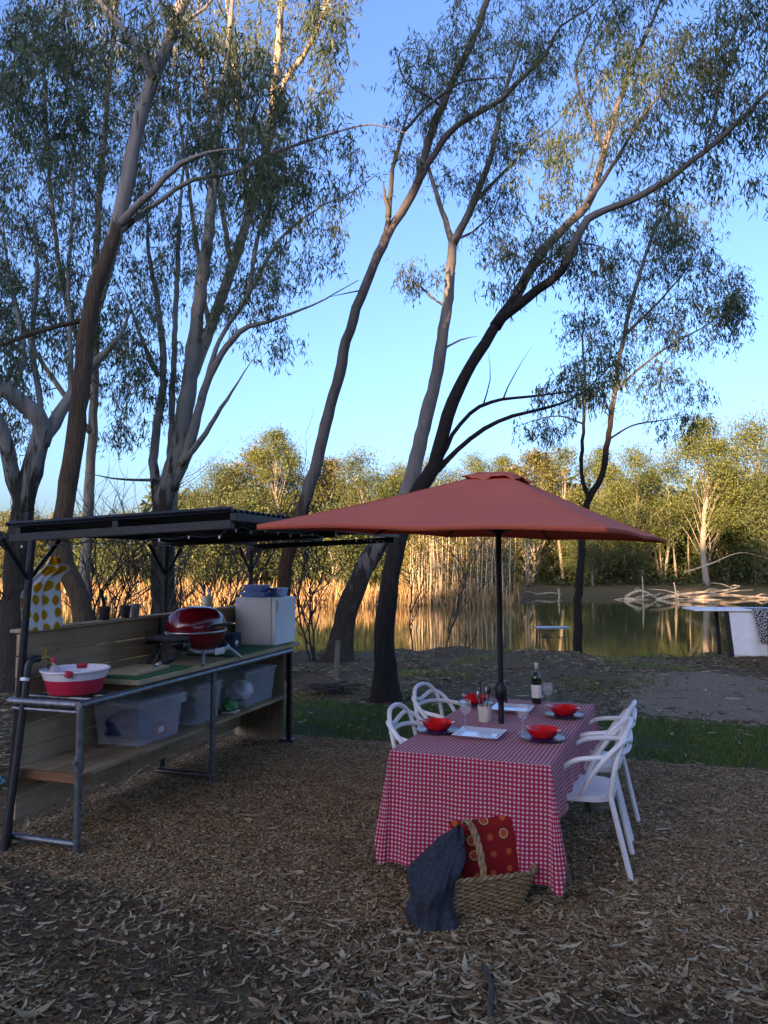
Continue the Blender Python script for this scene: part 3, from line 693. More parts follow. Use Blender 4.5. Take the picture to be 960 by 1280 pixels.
dead_shrub(392, 14.2, 2.1, 3, 'bare dark shrub just right of the white mini fridge')
dead_shrub(8, 11.6, 1.9, 3, 'bare scrubby shrub left of the tap and the kitchen post', .3)
dead_shrub(512, 16.6, 2.4, 1, 'thin bare sapling just right of the dark leaning trunk', 0, 'bare_sapling', 'sapling', .35)
dead_shrub(560, 16.4, 3.0, 1, 'thin bare sapling standing alone under the middle of the umbrella', .02, 'bare_sapling', 'sapling', .3)
dead_shrub(582, 16.2, .42, 2, 'low bare twiggy shrub on the bank beside the lone sapling', .6)
dead_shrub(236, 12.5, 2.2, 2, 'bare shrub to the right of the many-stemmed grey gum', .15)

# ---------------------------------------------------------------- far bank
def far_proto(h, w_, base_f, ncl, seed, dens=95, stems=1, lw=(.18, .062)):
    r = np.random.default_rng(seed); random.seed(seed)
    tr = MB(); C = []; tips = []
    for st in range(stems):
        top = Vector((r.normal(0, .06) * w_, r.normal(0, .06) * w_, h * .86))
        b = Vector((.25 * st * math.cos(st * 2.2), .25 * st * math.sin(st * 2.2), -.4))
        mid = b.lerp(top, .5) + Vector((r.normal(0, .25), r.normal(0, .25), 0))
        path = cat_rom([b, b.lerp(mid, .5) + Vector((r.normal(0, .1), 0, 0)), mid, mid.lerp(top, .5) + Vector((r.normal(0, .2), r.normal(0, .2), 0)), top], .6)
        r0 = .020 * h / math.sqrt(stems)
        tr.tube(path, [r0 * (1 - .85 * i / (len(path) - 1)) for i in range(len(path))], 7)
        tips.append(path)
    for i in range(ncl):
        t = r.uniform(base_f, 1.0)
        env = (math.sin(math.pi * min(1, (t - base_f) / (1 - base_f) * .80 + .20)) ** .7) * w_ * .5
        a = r.uniform(0, 2 * math.pi); q = env * r.uniform(.25, 1.0) ** .7
        c = np.array([q * math.cos(a), q * math.sin(a), h * t + r.normal(0, .2)])
        path = tips[i % stems]; s = path[min(len(path) - 1, int(len(path) * max(.15, t - .22)))]
        e = Vector(c); m_ = s.lerp(e, .55) + Vector((0, 0, .3))
        tr.tube([s, m_, e], [.028, .016, .008], 4, cap=False)
        n = int(dens * 5.0 * r.uniform(.5, 1.4)); sz = r.uniform(.5, 1.0) * w_ * .125
        C.append(c + r.normal(0, 1, (n, 3)) * np.array([sz, sz, sz * .8]))
    C = np.concatenate(C)
    Vv, Qq = leaf_quads(C, lw[0], lw[1], .7, .6)
    return tr, Vv, Qq, r
def far_tree_proto(name, args, bark, leaves):
    tr, Vv, Qq, r = far_proto(*args)
    root = bpy.data.objects.new(name, None); COL.objects.link(root)
    tr.build('trunk', bark, root, sharp=180)
    fast_mesh('crown', Vv, Qq, leaves, root, np.clip(r.normal(.45, .22, len(Qq)), 0, 1))
    root['h'] = args[0]; return root
protos = {
    'round': ('gum_tree', (10, 7.0, .28, 46, 11), MB_far, ML_far),
    'tall': ('gum_tree', (12, 5.2, .34, 44, 12), MB_far, ML_far),
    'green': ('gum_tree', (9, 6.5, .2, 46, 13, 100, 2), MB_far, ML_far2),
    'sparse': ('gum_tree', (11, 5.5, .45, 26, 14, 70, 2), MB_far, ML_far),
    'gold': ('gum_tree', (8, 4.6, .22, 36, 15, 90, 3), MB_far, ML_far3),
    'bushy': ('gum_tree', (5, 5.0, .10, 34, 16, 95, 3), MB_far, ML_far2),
}
used = {}
FG = 'gum trees along the far bank'
def far_tree(kind, px, D, top, label, sx=1.0, rz=None):
    top_z = P(px, top, D).z; x = P(px, 640, D).x; z0 = hz(x, D); h = top_z - z0
    if kind not in used:
        o = far_tree_proto(*protos[kind]); used[kind] = o
    else:
        o = dup(used[kind], (0, 0, 0), 0, label)
    k = h / protos[kind][1][0]
    o.location = (x, D, z0); o.rotation_euler = (0, 0, random.uniform(0, 6.28) if rz is None else rz); o.scale = (k * sx, k * sx, k)
    tag(o, label, 'tree', FG)
random.seed(3)
for a in [
    ('tall', 882, 55, 526, 'big sunlit gum with pale forked trunk, the tallest crown across the water', 1.15),
    ('round', 948, 57, 532, 'bright yellow-green gum at the right frame edge across the water', 1.0),
    ('green', 968, 54, 575, 'darker green gum in front of the bright one at the right frame edge', 1.0),
    ('sparse', 828, 58, 578, 'open airy gum just left of the tallest far crown', 1.0),
    ('round', 790, 57, 566, 'rounded yellow-green gum seen above the right tip of the umbrella', .9),
    ('tall', 752, 60, 562, 'narrow gum directly behind the forked water edge tree', .9),
    ('sparse', 704, 57, 558, 'thin gum with pale leaning limb above the umbrella slope', 1.0),
    ('gold', 668, 58, 574, 'golden small gum above the umbrella top vent', 1.3),
    ('tall', 628, 61, 572, 'slim far gum behind the umbrella peak', 1.0),
    ('round', 590, 58, 574, 'round pale gum on the skyline left of the umbrella peak', .8),
    ('gold', 612, 47, 640, 'gold-leaved sapling stand behind the umbrella pole', 1.0),
    ('green', 540, 57, 584, 'olive gum filling the gap between the two leaning trunks', .9),
    ('round', 498, 56, 586, 'low rounded gum above the umbrella left edge', .9),
    ('green', 452, 55, 576, 'dense green gum just right of the slim leaning gum', .95),
    ('gold', 412, 58, 582, 'yellowish gum seen just behind the slim leaning trunk', 1.2),
    ('tall', 342, 54, 540, 'tall golden crown standing over the roof right end', 1.1),
    ('gold', 318, 56, 572, 'golden bushy crown tucked left of the tall one over the roof', 1.3),
    ('green', 270, 52, 590, 'dark olive gum above the middle of the kitchen roof', 1.0),
    ('bushy', 300, 50, 622, 'low dense bush below the golden crowns over the roof', 1.2),
    ('bushy', 246, 49, 640, 'low dark bush beneath the roof between first and second posts', 1.2),
    ('bushy', 160, 52, 650, 'low sunlit bush seen under the roof beside the towel', 1.2),
    ('gold', 30, 56, 640, 'golden scrubby gum far off at the left frame edge', 1.5),
    ('bushy', 80, 58, 650, 'scrubby bush across the water behind the leaning left trunk', 1.3),
    ('bushy', 420, 50, 640, 'dark bush across the water behind the slim leaning trunk base', 1.4),
    ('bushy', 800, 56, 690, 'small leafy bush standing behind the fallen branches', .8),
    ('green', 905, 60, 600, 'shaded green gum low beside the pale forked far trunk', 1.1),
    ('sparse', 660, 54, 620, 'slender pale-stemmed gum behind the umbrella right slope', .8),
    ('green', 740, 55, 640, 'shady dark green gum low behind the thin water edge trunk', 1.2),
]: far_tree(*a)

def woods(name, label, n, f, lw, leaves, attr_mu=.4):
    C = f(n); Vv, Qq = leaf_quads(C, lw[0], lw[1], .4, .8)
    o = fast_mesh(name, Vv, Qq, leaves, None, np.clip(rng.normal(attr_mu, .22, len(Qq)), 0, 1))
    return tag(o, label, 'woods', kind='stuff')
def f_far(n):
    x = np.where(rng.uniform(0, 1, n) < .3, rng.uniform(-70, 75, n), rng.uniform(-22, 46, n)); y = rng.uniform(63, 84, n)
    top = np.interp(x, [-70, -34, -24, -16, 0, 75], [4.0, 4.0, 4.2, 6.6, 6.8, 7.4]) + 1.3 * np.sin(x * .9) + .9 * np.sin(x * 2.3 + y)
    return np.stack([x, y, height(x, y) + top * rng.uniform(0, 1, n) ** .8], 1)
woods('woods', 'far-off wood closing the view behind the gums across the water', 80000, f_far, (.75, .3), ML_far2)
def f_under(n):
    x = rng.uniform(-45, 60, n); y = rng.uniform(0, 1, n) ** 1.4 * 14 + 50 + (x > 8) * 5
    y = np.maximum(y, far_shore(x) + 4)
    top = 1.6 + 1.1 * np.sin(x * .8) + .8 * np.sin(x * 2.1 + y * .5)
    return np.stack([x, y, height(x, y) + np.maximum(.3, top) * rng.uniform(0, 1, n)], 1)
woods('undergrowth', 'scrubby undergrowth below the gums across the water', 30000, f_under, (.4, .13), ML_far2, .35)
# pale trunks of the wood that are too many to tell apart
mbt = MB(); random.seed(21)
for i in range(60):
    x = random.uniform(-16, 40); y = random.uniform(56, 66); z = hz(x, y); hh = random.uniform(3.5, 7)
    mbt.tube([Vector((x, y, z - .2)), Vector((x + random.gauss(0, .3), y, z + hh * .5)), Vector((x + random.gauss(0, .8), y, z + hh))], [.075, .055, .02], 5)
tag(mbt.build('undergrowth', MB_far, None, sharp=180), 'pale slim trunks standing in the shade of the far wood', 'woods', kind='stuff')

def reed_mat():
    m, t, b = new_mat('dry_reed'); a = N(t, 'ShaderNodeAttribute', attribute_name='rnd')
    t.links.new(ramp(t, a.outputs['Fac'], [(0, (.10, .058, .020)), (.5, (.30, .18, .070)), (1, (.52, .34, .15))]), b.inputs['Base Color'])
    b.inputs['Roughness'].default_value = .8; return m
M_reed = reed_mat()
def blades(x, y, z, h, w, bend, nseg=2):
    n = len(x); a = rng.uniform(0, 2 * np.pi, n); sx, sy = np.cos(a) * w / 2, np.sin(a) * w / 2
    bx, by = rng.normal(0, 1, n) * bend, rng.normal(0, 1, n) * bend
    V = []
    for i in range(nseg + 1):
        t = i / nseg; k = 1 - .8 * t
        V.append(np.stack([x + bx * t * t - sx * k, y + by * t * t - sy * k, z + h * t], 1)); V.append(np.stack([x + bx * t * t + sx * k, y + by * t * t + sy * k, z + h * t], 1))
    V = np.stack(V, 1).reshape(-1, 3); m = 2 * (nseg + 1); o = np.arange(n) * m
    Q = np.concatenate([np.stack([o + 2 * i, o + 2 * i + 1, o + 2 * i + 3, o + 2 * i + 2], 1) for i in range(nseg)])
    return V, Q, n
n = 3400
x = np.concatenate([rng.uniform(-15, 3.5, n), rng.uniform(-34, -15, 1500), rng.uniform(3.5, 7.6, 1100)]); e = rng.uniform(-.6, 2.6, len(x)) + rng.normal(0, .3, len(x))
y = far_shore(x) + e; clump = .5 + .5 * np.sin(x * 2.6) * np.sin(x * 1.1 + 1) + .3 * np.sin(x * 7)
hh = np.clip(.55 + .5 * clump + rng.normal(0, .22, len(x)), .3, 2.2)
Vv, Qq, k = blades(x, y, np.maximum(height(x, y), WATER_Z) - .15, hh, .065, .22)
tag(fast_mesh('reeds', Vv, Qq, M_reed, None, np.tile(rng.uniform(0, 1, k), 2)), 'dry golden reeds lining the far water edge', 'reeds', kind='stuff')
# stand of thin dead saplings in the shallows
mbt = MB(); random.seed(5)
for i in range(140):
    x = random.uniform(1.2, 7.6); y = float(far_shore(np.array([x]))[0]) + random.uniform(-.4, 4); z = max(hz(x, y), WATER_Z) - .2
    hh = random.uniform(.9, 4.9) ** 1.0 * (.55 + .45 * min(1, (x - .5) / 3)); lx = random.gauss(0, .16)
    mbt.tube([Vector((x, y, z)), Vector((x + lx * .4, y, z + hh * .5)), Vector((x + lx, y, z + hh))], [.032, .026, .010], 4)
    for j in range(3):
        t = random.uniform(.4, .95); s = Vector((x + lx * t, y, z + hh * t)); mbt.tube([s, s + Vector((random.gauss(0, .3), random.gauss(0, .2), random.uniform(.1, .45)))], [.014, .006], 3)
C_ = []
for i in range(900):
    x = random.uniform(.6, 7.8); y = float(far_shore(np.array([x]))[0]) + random.uniform(.5, 5); z = random.uniform(.2, 3.9) * (.4 + .6 * min(1, (x + .4) / 3)); C_.append(rng.normal(0, .20, (9, 3)) + np.array([x, y, z]))
Vv, Qq = leaf_quads(np.concatenate(C_), .26, .07, .5, .7)
tag(fast_mesh('foliage', Vv, Qq, ML_far3, None, np.clip(rng.normal(.5, .22, len(Qq)), 0, 1)), 'sparse golden leaves among the bleached sapling thicket across the water', 'foliage', kind='stuff')
tag(mbt.build('reeds', M_deadwood, None, sharp=180), 'thicket of thin bleached sapling stems standing in the far shallows', 'thicket', kind='stuff')

# fallen, sun-bleached branches on the far spit
random.seed(9)
def fallen(pts, r, label, side=6):
    w_ = [P(*q) for q in pts]; b = w_[0].copy(); m = MB(); c = cat_rom([p - b for p in w_], .4)
    m.tube(c, [r * (1 - .7 * i / (len(c) - 1)) for i in range(len(c))], 7, jit=.1)
    for i in range(side):
        s = c[random.randrange(1, len(c))]; e = s + Vector((random.gauss(0, 1.0), random.gauss(0, .3), random.uniform(-.3, .38)))
        m.tube([s, s.lerp(e, .5) + Vector((0, 0, .1)), e], [r * .45, r * .3, r * .12], 5)
    o = m.build('fallen_branch', M_deadwood, None, sharp=180); o.location = b
    tag(o, label, 'branch', 'fallen branches on the far bank')
fallen([(782, 746, 48), (800, 738, 48), (818, 746, 48), (832, 752, 48)], .10, 'arched bleached branch, first of the pile from the left', 3)
fallen([(780, 749, 47.5), (830, 754, 47.5), (880, 750, 47.5), (930, 753, 47.5), (975, 750, 47.5)], .16, 'long low bleached log lying along the front of the pile', 10)
fallen([(820, 750, 48), (860, 742, 48), (905, 738, 48.2), (925, 733, 48.4)], .13, 'bleached limb rising to the right across the pile', 9)
fallen([(860, 748, 48.6), (900, 744, 48.8), (950, 747, 49), (980, 748, 49)], .15, 'bleached log at the right end of the pile', 9)
fallen([(700, 741, 52), (735, 744, 52), (775, 743, 52)], .12, 'grey dead limb lying left of the pile in shade', 5)
fallen([(664, 744, 51), (690, 741, 51), (705, 744, 51)], .08, 'short bleached stick on the waterline right of the dead sapling thicket', 3)
fallen([(855, 716, 53), (890, 704, 53), (925, 691, 53), (962, 698, 53)], .06, 'thin pale bough hanging low among the far trunks on the right', 2)
random.seed(12)
for (px, top, lab) in [(803, 720, 'pale dead stake standing upright in the water before the branch pile'), (697, 735, 'crooked dead stick in the water beside the dark forked trunk'), (783, 757, 'short dead stick in the water by the arched branch'), (846, 728, 'dead stick leaning out of the branch pile')]:
    D = 46; b = P(px, 750, D); b.z = -.9; t = P(px + random.uniform(-5, 5), top, D) - b; m = MB(); m.tube([Vector((0, 0, 0)), t * .5 + Vector((.05, 0, 0)), t], [.06, .05, .03], 6)
    o = m.build('dead_stick', M_deadwood, None, sharp=180); o.location = b; tag(o, lab, 'stick', 'dead sticks in the water')

# unseen wood added behind the viewpoint, shaped to keep the camp in evening shade
def f_back(n):
    x = rng.uniform(-115, 45, n * 2); z = rng.uniform(0, 34, n * 2); y = rng.uniform(-83, -77, n * 2)
    top = np.interp(x, [-115, -70, -63, -57, 45], [20, 20.5, 22, 30.0, 30.4]) + .9 * np.sin(x * .9) + .6 * np.sin(x * 2.3)
    sun_slit = (np.abs(z - .21 * (48 - y) - .35 * np.sin(x * .7)) < 1.7) & (x > -53) & (x < -42)  # gap cut through the leaves to let sun reach the fallen branches
    k = (z < top) & ~sun_slit
    return np.stack([x, y, z], 1)[k][:n]
woods('woods', 'unseen dense wood behind the viewpoint, shaped to shade the whole camp', 52000, f_back, (2.3, 1.5), ML_far2)

# ---------------------------------------------------------------- outdoor kitchen (local x runs along the bench, local y towards its back)
random.seed(4)
KZ = R(72.2)
KM = Matrix.Translation((K0[0], K0[1], 0)) @ Matrix.Rotation(KZ, 4, 'Z')
def K(x, y, z=0): return KM @ Vector((x, y, z))
kit = thing('outdoor_kitchen', 'long outdoor camp kitchen of pine boards on a pipe frame under a low tin roof', 'outdoor kitchen', (K0[0], K0[1], 0), KZ)
L = 3.14
m = MB()
rows = 8; z0 = .115; ph = .1515
for r_ in range(rows):
    sp_ = 1.68 if r_ >= 4 else (1.28 if r_ == 0 else (1.9 if r_ % 2 else 1.6))
    for a, b in ((.085, sp_ - .003), (sp_ + .003, L + .10)):
        m.box(((a + b) / 2, .575 + random.uniform(-.004, .004), z0 + ph * (r_ + .5)), (b - a, .03, ph - random.uniform(.007, .012)), (0, random.uniform(-.002, .002), 0))
bb = m.build('backboard', M_plank, kit, smooth=False, bevel=.003)
m = MB()
for a, b in ((.09, 1.675), (1.685, L + .12)): m.box(((a + b) / 2, .59, 1.341), (b - a, .13, .022))
m.build('ledge', M_plank, bb, smooth=False, bevel=.003)
m = MB(); m.box((1.68, .558, 1.12), (.022, .012, .40)); m.build('gap_strip', M_dark, bb, smooth=False, bevel=.002)  # dark strip added to stand for the dark gap between the upper boards
m = MB()
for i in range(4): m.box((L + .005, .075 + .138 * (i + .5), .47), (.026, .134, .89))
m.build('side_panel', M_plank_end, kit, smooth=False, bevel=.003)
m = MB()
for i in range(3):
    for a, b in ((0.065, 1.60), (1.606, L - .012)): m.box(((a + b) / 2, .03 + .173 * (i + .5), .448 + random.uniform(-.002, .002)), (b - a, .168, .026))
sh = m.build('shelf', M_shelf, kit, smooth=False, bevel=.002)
m = MB(); m.box((.05, .27, .436), (.026, .50, .058)); m.box((.08, .016, .43), (.10, .022, .066)); m.build('shelf_edge', M_redwood, sh, smooth=False, bevel=.003)
m = MB()
for i in range(3): m.box((1.98, -.005 + .185 * (i + .5), .953), (2.76, .182, .034))
wt = m.build('worktop', M_board, kit, smooth=False, bevel=.003)
m = MB(); m.tube([(-.02, 0, .905), (.0, 0, .905), (L, 0, .905)], .026, 10); m.tube([(0, .55, .905), (0, .02, .905)], .026, 10)
m.tube([(0, .52, .86), (0, .02, .86)], .013, 8)
m.tube([(.14, .02, .916), (.14, .55, .916)], .012, 8); m.tube([(.40, .02, .916), (.40, .55, .916)], .012, 8); m.tube([(.27, .02, .916), (.27, .55, .916)], .012, 8)
m.build('pipe_rail', M_gal, kit)
for x_ in (0.0, 1.62):
    m = MB(); m.tube([(x_, 0, -.03), (x_, 0, .89)], .023, 10); lg = m.build('leg', M_gal, kit)
    if x_ == 0: m = MB(); m.tube([(x_, 0, .50), (x_, 0, .60)], .032, 10); m.tube([(x_ - .05, 0, .56), (x_ + .02, 0, .56)], .014, 8); m.build('clamp', M_gal, lg)
    m = MB(); m.tube([(x_, .0, .055), (x_, .52, .055)], .022, 10); m.build('foot_rail', M_gal, lg)
m = MB(); m.box((L + .01, .02, .46), (.045, .045, .96)); m.box((L + .01, .03, .01), (.12, .16, .02)); m.build('leg', M_dark, kit, smooth=False, bevel=.003)
POSTS = [((-.05, .492), (.09, .492)), ((1.90, .66), (1.90, .66)), ((3.52, .66), (3.52, .66))]
for (a, b) in POSTS:
    m = MB(); m.tube([(a[0], a[1], -.05), (b[0], b[1], 1.95)], .024, 8); po = m.build('post', M_dark, kit)
    for s in (-1, 1):
        m = MB(); m.tube([(b[0] - (.02 if a != b else 0), b[1], 1.68), (b[0] + s * .26, b[1], 1.955)], .014, 8); m.build('brace', M_dark, po)
RB, RF, ZB, ZF, X0, X1 = .74, -.98, 1.985, 2.055, .13, 3.64
def rz_(y): return ZB + (ZF - ZB) * (RB - y) / (RB - RF)
m = MB(); nxr = 46 * 8
def rf(u, v):
    x_ = X0 + (X1 - X0) * u; y_ = RB + (RF - RB) * v
    return (x_, y_, rz_(y_) + .066 + .010 * math.sin(2 * math.pi * x_ / .0765))
m.grid(rf, nxr, 6)
rfo = m.build('roof', M_roof, kit, solid=.002)
m = MB()
for y_ in (.66, -.12, -.98): m.box(((X0 + X1) / 2, y_, rz_(y_) + .025), (X1 - X0 - .02, .045, .05))
m.build('purlin', M_dark, rfo, smooth=False, bevel=.003)
for x_ in (.155, 1.90, 3.58):
    m = MB(); ln = math.hypot(RB - RF, ZF - ZB)
    m.box((x_, (RB + RF) / 2, rz_((RB + RF) / 2) - .02), (.045, ln - .02, .055), (-math.atan2(ZF - ZB, RB - RF), 0, 0)); m.build('rafter', M_dark, rfo, smooth=False, bevel=.003)
m = MB(); m.tube([(X0 - .005, RB, rz_(RB) + .075), (X0 - .005, RF, rz_(RF) + .075)], .015, 8); m.build('edge_flashing', M_dark, rfo)

# fairy lights strung under the roof
fl = thing('fairy_lights', 'string of small clear bulbs looped along the underside of the tin roof', 'string lights', K(0, 0, 2.0), KZ)
pts = []; bl = []
run = [(.12, .40), (.12, -.9)] ; seq = []
for i in range(15): t = i / 14; seq.append((.118, .60 - 1.5 * t, rz_(.60 - 1.5 * t) - .075 - .02 * abs(math.sin(i * 1.3))))
for i in range(1, 34): t = i / 33; seq.append((.118 + 3.4 * t, -.90, rz_(-.9) - .015 - .03 * abs(math.sin(i * 1.1))))
for i in range(1, 34): t = i / 33; seq.append((3.52 - 3.2 * t, .60, rz_(.60) - .02 - .03 * abs(math.sin(i * .9))))
seq = [Vector(p) - Vector((0, 0, 2.0)) for p in seq]
m = MB(); m.tube(seq, .003, 5); m.build('wire', M_black, fl)
m = MB()
for p in seq[::2]: m.lathe([(0, -.022), (.006, -.019), (.008, -.012), (.005, -.004), (.003, 0)], 8, p)
m.build('string_of_bulbs', M_bulb, fl)['kind'] = 'stuff'

# lemon tea towel hanging from the left brace
def tw(u, v):
    k = min(1, v / .55); k = k * k * (3 - 2 * k)
    xl = .205 - .27 * k; xr = .25 + .06 * v + .11 * math.exp(-((v - .17) / .09) ** 2)
    fold = (.020 * math.sin(u * 11 + v * 2) + .010 * math.sin(u * 23)) * (1 - .5 * v)
    return (xl + (xr - xl) * u, .50 + fold - .03 * v, -.485 * v - .02 * math.sin(u * 3) * v)
m = MB(); m.grid(tw, 26, 30, lambda u, v: (u * .72 * (.3 + .7 * min(1, v / .55)) + .2 * (1 - min(1, v / .55)), v * 1.0))
tt = m.build('tea_towel', M_lemon, None, solid=.002); tt.location = K(.13, .05, 1.84); tt.rotation_euler = (0, 0, KZ)
tag(tt, 'white tea towel printed with yellow lemons hanging from the roof brace', 'tea towel')

# red barbecue
bq = thing('barbecue', 'portable red lidded gas barbecue with silver feet standing on the worktop', 'barbecue', K(1.72, .23, .970), KZ - R(6)); bq.scale = (1.12, 1.1, 1.3)
Ms = Matrix.Diagonal((1.0, 1.0, 1)).to_3x3()
sxx, syy = 1.18, .95
m = MB(); m.lathe([(.215, .195), (.218, .21), (.214, .245), (.195, .29), (.155, .325), (.10, .345), (.04, .352), (0, .353)], 36, sx=sxx, sy=syy)
lid = m.build('lid', M_red_enamel, bq)
m = MB(); m.tube(cat_rom([(-.13, -.205, .225), (-.12, -.245, .235), (0, -.262, .24), (.12, -.245, .235), (.13, -.205, .225)], .03), .010, 8); m.build('handle', M_black, lid)
m = MB(); m.lathe([(.222, .186), (.224, .19), (.222, .196)], 36, sx=sxx, sy=syy); m.build('rim', M_silver, lid)
m = MB(); m.lathe([(0, .06), (.09, .063), (.15, .08), (.195, .12), (.212, .165), (.214, .188)], 36, sx=sxx, sy=syy); m.build('bowl', M_red_enamel, bq)
for s in (-1, 1):
    m = MB()
    m.tube(cat_rom([(s * .23, .10, .19), (s * .245, -.02, .14), (s * .21, -.14, .085), (s * .14, -.19, .075), (0, -.205, .068)], .03), .015, 8)
    m.tube(cat_rom([(s * .15, -.185, .078), (s * .20, -.22, .04), (s * .24, -.245, .004)], .03), [.016, .014, .013, .012][:4] if False else .013, 8)
    m.tube(cat_rom([(s * .235, .08, .17), (s * .24, .15, .09), (s * .245, .20, .006)], .03), .013, 8)
    m.build('foot_frame', M_silver, bq)
m = MB(); m.box((0, -.222, .068), (.115, .016, .042)); bp_ = m.build('badge_plate', M_white, bq, smooth=False, bevel=.008)
m = MB(); m.box((-.36, -.02, .17), (.19, .25, .025)); m.box((-.26, -.02, .155), (.05, .18, .03)); m.tube([(-.28, -.14, .14), (-.46, -.14, .145)], .012, 8); m.tube([(-.28, .10, .14), (-.46, .10, .145)], .012, 8)
m.build('side_shelf', M_black, bq, smooth=False, bevel=.006)
m = MB(); m.lathe([(.03, 0), (.03, .02), (.02, .032), (0, .034)], 14, (-.33, -.16, .13), M=Matrix.Rotation(R(90), 3, 'X')); m.tube([(-.30, -.12, .12), (-.40, -.10, .05), (-.42, .0, .006)], .02, 8); m.tube([(-.30, .10, .12), (-.40, .12, .006)], .016, 8)
m.build('burner_control', M_black, bq)
bx = thing('gas_canister', 'dark navy box with a round dial beside the red barbecue', 'box', K(2.42, .30, .970), KZ)
m = MB(); m.box((0, 0, .085), (.17, .16, .17)); m.build('case', M_navy, bx, smooth=False, bevel=.012)
m = MB(); m.lathe([(.03, 0), (.03, .015), (.02, .02), (0, .02)], 14, (-.03, -.078, .075), M=Matrix.Rotation(R(90), 3, 'X')); m.build('dial', M_silver, bx)

# turf mats, board, knife
def matobj(a, b, label, c):
    m = MB()
    for i in range(1): m.box(((b[0] - a[0]) / 2, (b[1] - a[1]) / 2, .006), (b[0] - a[0], b[1] - a[1], .012))
    o = m.build('turf_mat', M_turf, None, smooth=False, bevel=.003); o.location = K(a[0], a[1], .9705); o.rotation_euler = (0, 0, KZ); return tag(o, label, 'mat', 'green turf mats on the worktop')
matobj((.62, .02), (1.33, .50), 'green artificial turf mat under the wooden chopping board', 0)
matobj((2.0, .03), (2.85, .50), 'green artificial turf mat between the barbecue and the white fridge', 0)
m = MB(); m.box((0, 0, .012), (.46, .30, .024)); o = m.build('chopping_board', M_board, None, smooth=False, bevel=.006); o.location = K(.92, .25, .983); o.rotation_euler = (0, 0, KZ + R(4)); tag(o, 'wooden chopping board lying on the green mat with a white knife on it', 'chopping board')
kn_ = thing('kitchen_knife', 'white kitchen knife lying across the chopping board', 'knife', K(1.02, .16, 1.0075), KZ + R(20))
m = MB(); m.box((.0, 0, .004), (.13, .024, .003)); m.build('blade', M_silver, kn_, smooth=False, bevel=.001)
m = MB(); m.box((.12, 0, .008), (.11, .024, .016)); m.build('handle', M_white, kn_, smooth=False, bevel=.005)

# mini fridge and tubs on it
fr = thing('mini_fridge', 'white cube mini fridge standing at the far end of the worktop', 'fridge', K(3.10, .27, .970), KZ)
m = MB(); m.box((0, .02, .245), (.47, .40, .47)); m.build('body', M_fridge2, fr, smooth=False, bevel=.008)
m = MB(); m.box((0, -.207, .245), (.468, .045, .465)); d_ = m.build('door', M_fridge, fr, smooth=False, bevel=.008)
m = MB(); m.box((-.20, -.232, .40), (.025, .012, .10)); m.build('handle', M_fridge2, d_, smooth=False, bevel=.003)
for x_ in (-.2, .2):
    for y_ in (-.16, .18): m = MB(); m.lathe([(.015, 0), (.015, .012)], 10, (x_, y_, 0)); m.build('foot', M_black, fr)
def tubby(name, loc, d, mat, label, lid=None):
    t = thing(name, label, 'container', loc, KZ, 'plastic containers on the fridge')
    m = MB(); m.taper((0, 0, 0), (d[0] * .86, d[1] * .86), (d[0], d[1]), d[2]); m.build('tub', mat, t, smooth=False, bevel=.006)
    m = MB(); m.box((0, 0, d[2] + .006), (d[0] * 1.05, d[1] * 1.06, .012)); m.build('lid', lid or mat, t, smooth=False, bevel=.004); return t
zt = .970 + .4815
tubby('food_container', K(3.04, .34, zt), (.22, .28, .035), M_blue_tub, 'flat blue plastic tub at the bottom of the pile on the fridge')
tubby('food_container', K(3.04, .34, zt + .0475), (.19, .22, .06), M_blue_tub, 'dark blue plastic tub sitting on the flat blue one', M_blue_tub)
tubby('food_container', K(3.17, .16, zt), (.15, .15, .075), M_blue_pale, 'pale blue plastic tub at the front edge of the fridge top')

# wash basin
ba = thing('wash_basin', 'red and white collapsible wash basin at the left end of the bench', 'basin', K(.27, .265, .930), KZ)
sx_ = 1.08
m = MB(); m.lathe([(0, .0), (.155, .0), (.165, .006), (.185, .075), (.19, .10)], 36, sx=sx_); m.lathe([(.0, .008), (.150, .008), (.178, .075), (.185, .10)], 36, sx=sx_); m.build('bowl', M_basin_r, ba)
m = MB(); m.lathe([(.186, .098), (.192, .10), (.205, .145), (.218, .152), (.218, .160), (.205, .162), (.196, .150), (.182, .10)], 36, sx=sx_); rm = m.build('rim', M_basin_w, ba)
for s in (-1, 1):
    m = MB(); m.box((s * .225 * sx_ * .78, -.10 if s < 0 else .10, .150), (.045, .07, .035), (0, 0, s * .5)); m.build('grip', M_basin_r, rm, smooth=False, bevel=.008)

# tap on a black riser pipe
tp = thing('garden_tap', 'brass garden tap on a black riser pipe held by a white tie', 'tap', K(.055, .44, 0), KZ)
m = MB(); m.tube(cat_rom([(-.16, .02, .0), (-.10, .01, .45), (-.045, .0, .95), (-.03, 0, 1.08), (-.02, 0, 1.14), (.02, 0, 1.165), (.07, 0, 1.165)], .05), .024, 10); pp = m.build('riser_pipe', M_black, tp)
m = MB(); m.tube([(-.050, 0, 1.035), (-.045, 0, 1.055)], .029, 10); m.build('cable_tie', M_white, pp)
m = MB(); m.tube([(.065, 0, 1.165), (.15, 0, 1.165)], .012, 10); m.tube(cat_rom([(.12, 0, 1.165), (.15, 0, 1.16), (.168, 0, 1.14), (.17, 0, 1.115)], .01), .011, 10); m.tube([(.125, 0, 1.165), (.125, 0, 1.225)], .010, 8)
m.build('spout', M_brass, tp)
m = MB(); m.tube([(.095, 0, 1.232), (.155, 0, 1.232)], .006, 8); m.lathe([(.012, 1.222), (.012, 1.235), (0, 1.237)], 8, (.125, 0, 0)); m.build('handle', M_brass, tp)
m = MB(); m.lathe([(.014, 1.085), (.016, 1.10), (.013, 1.116)], 10, (.17, 0, 0)); m.build('hose_fitting', M_black, tp)
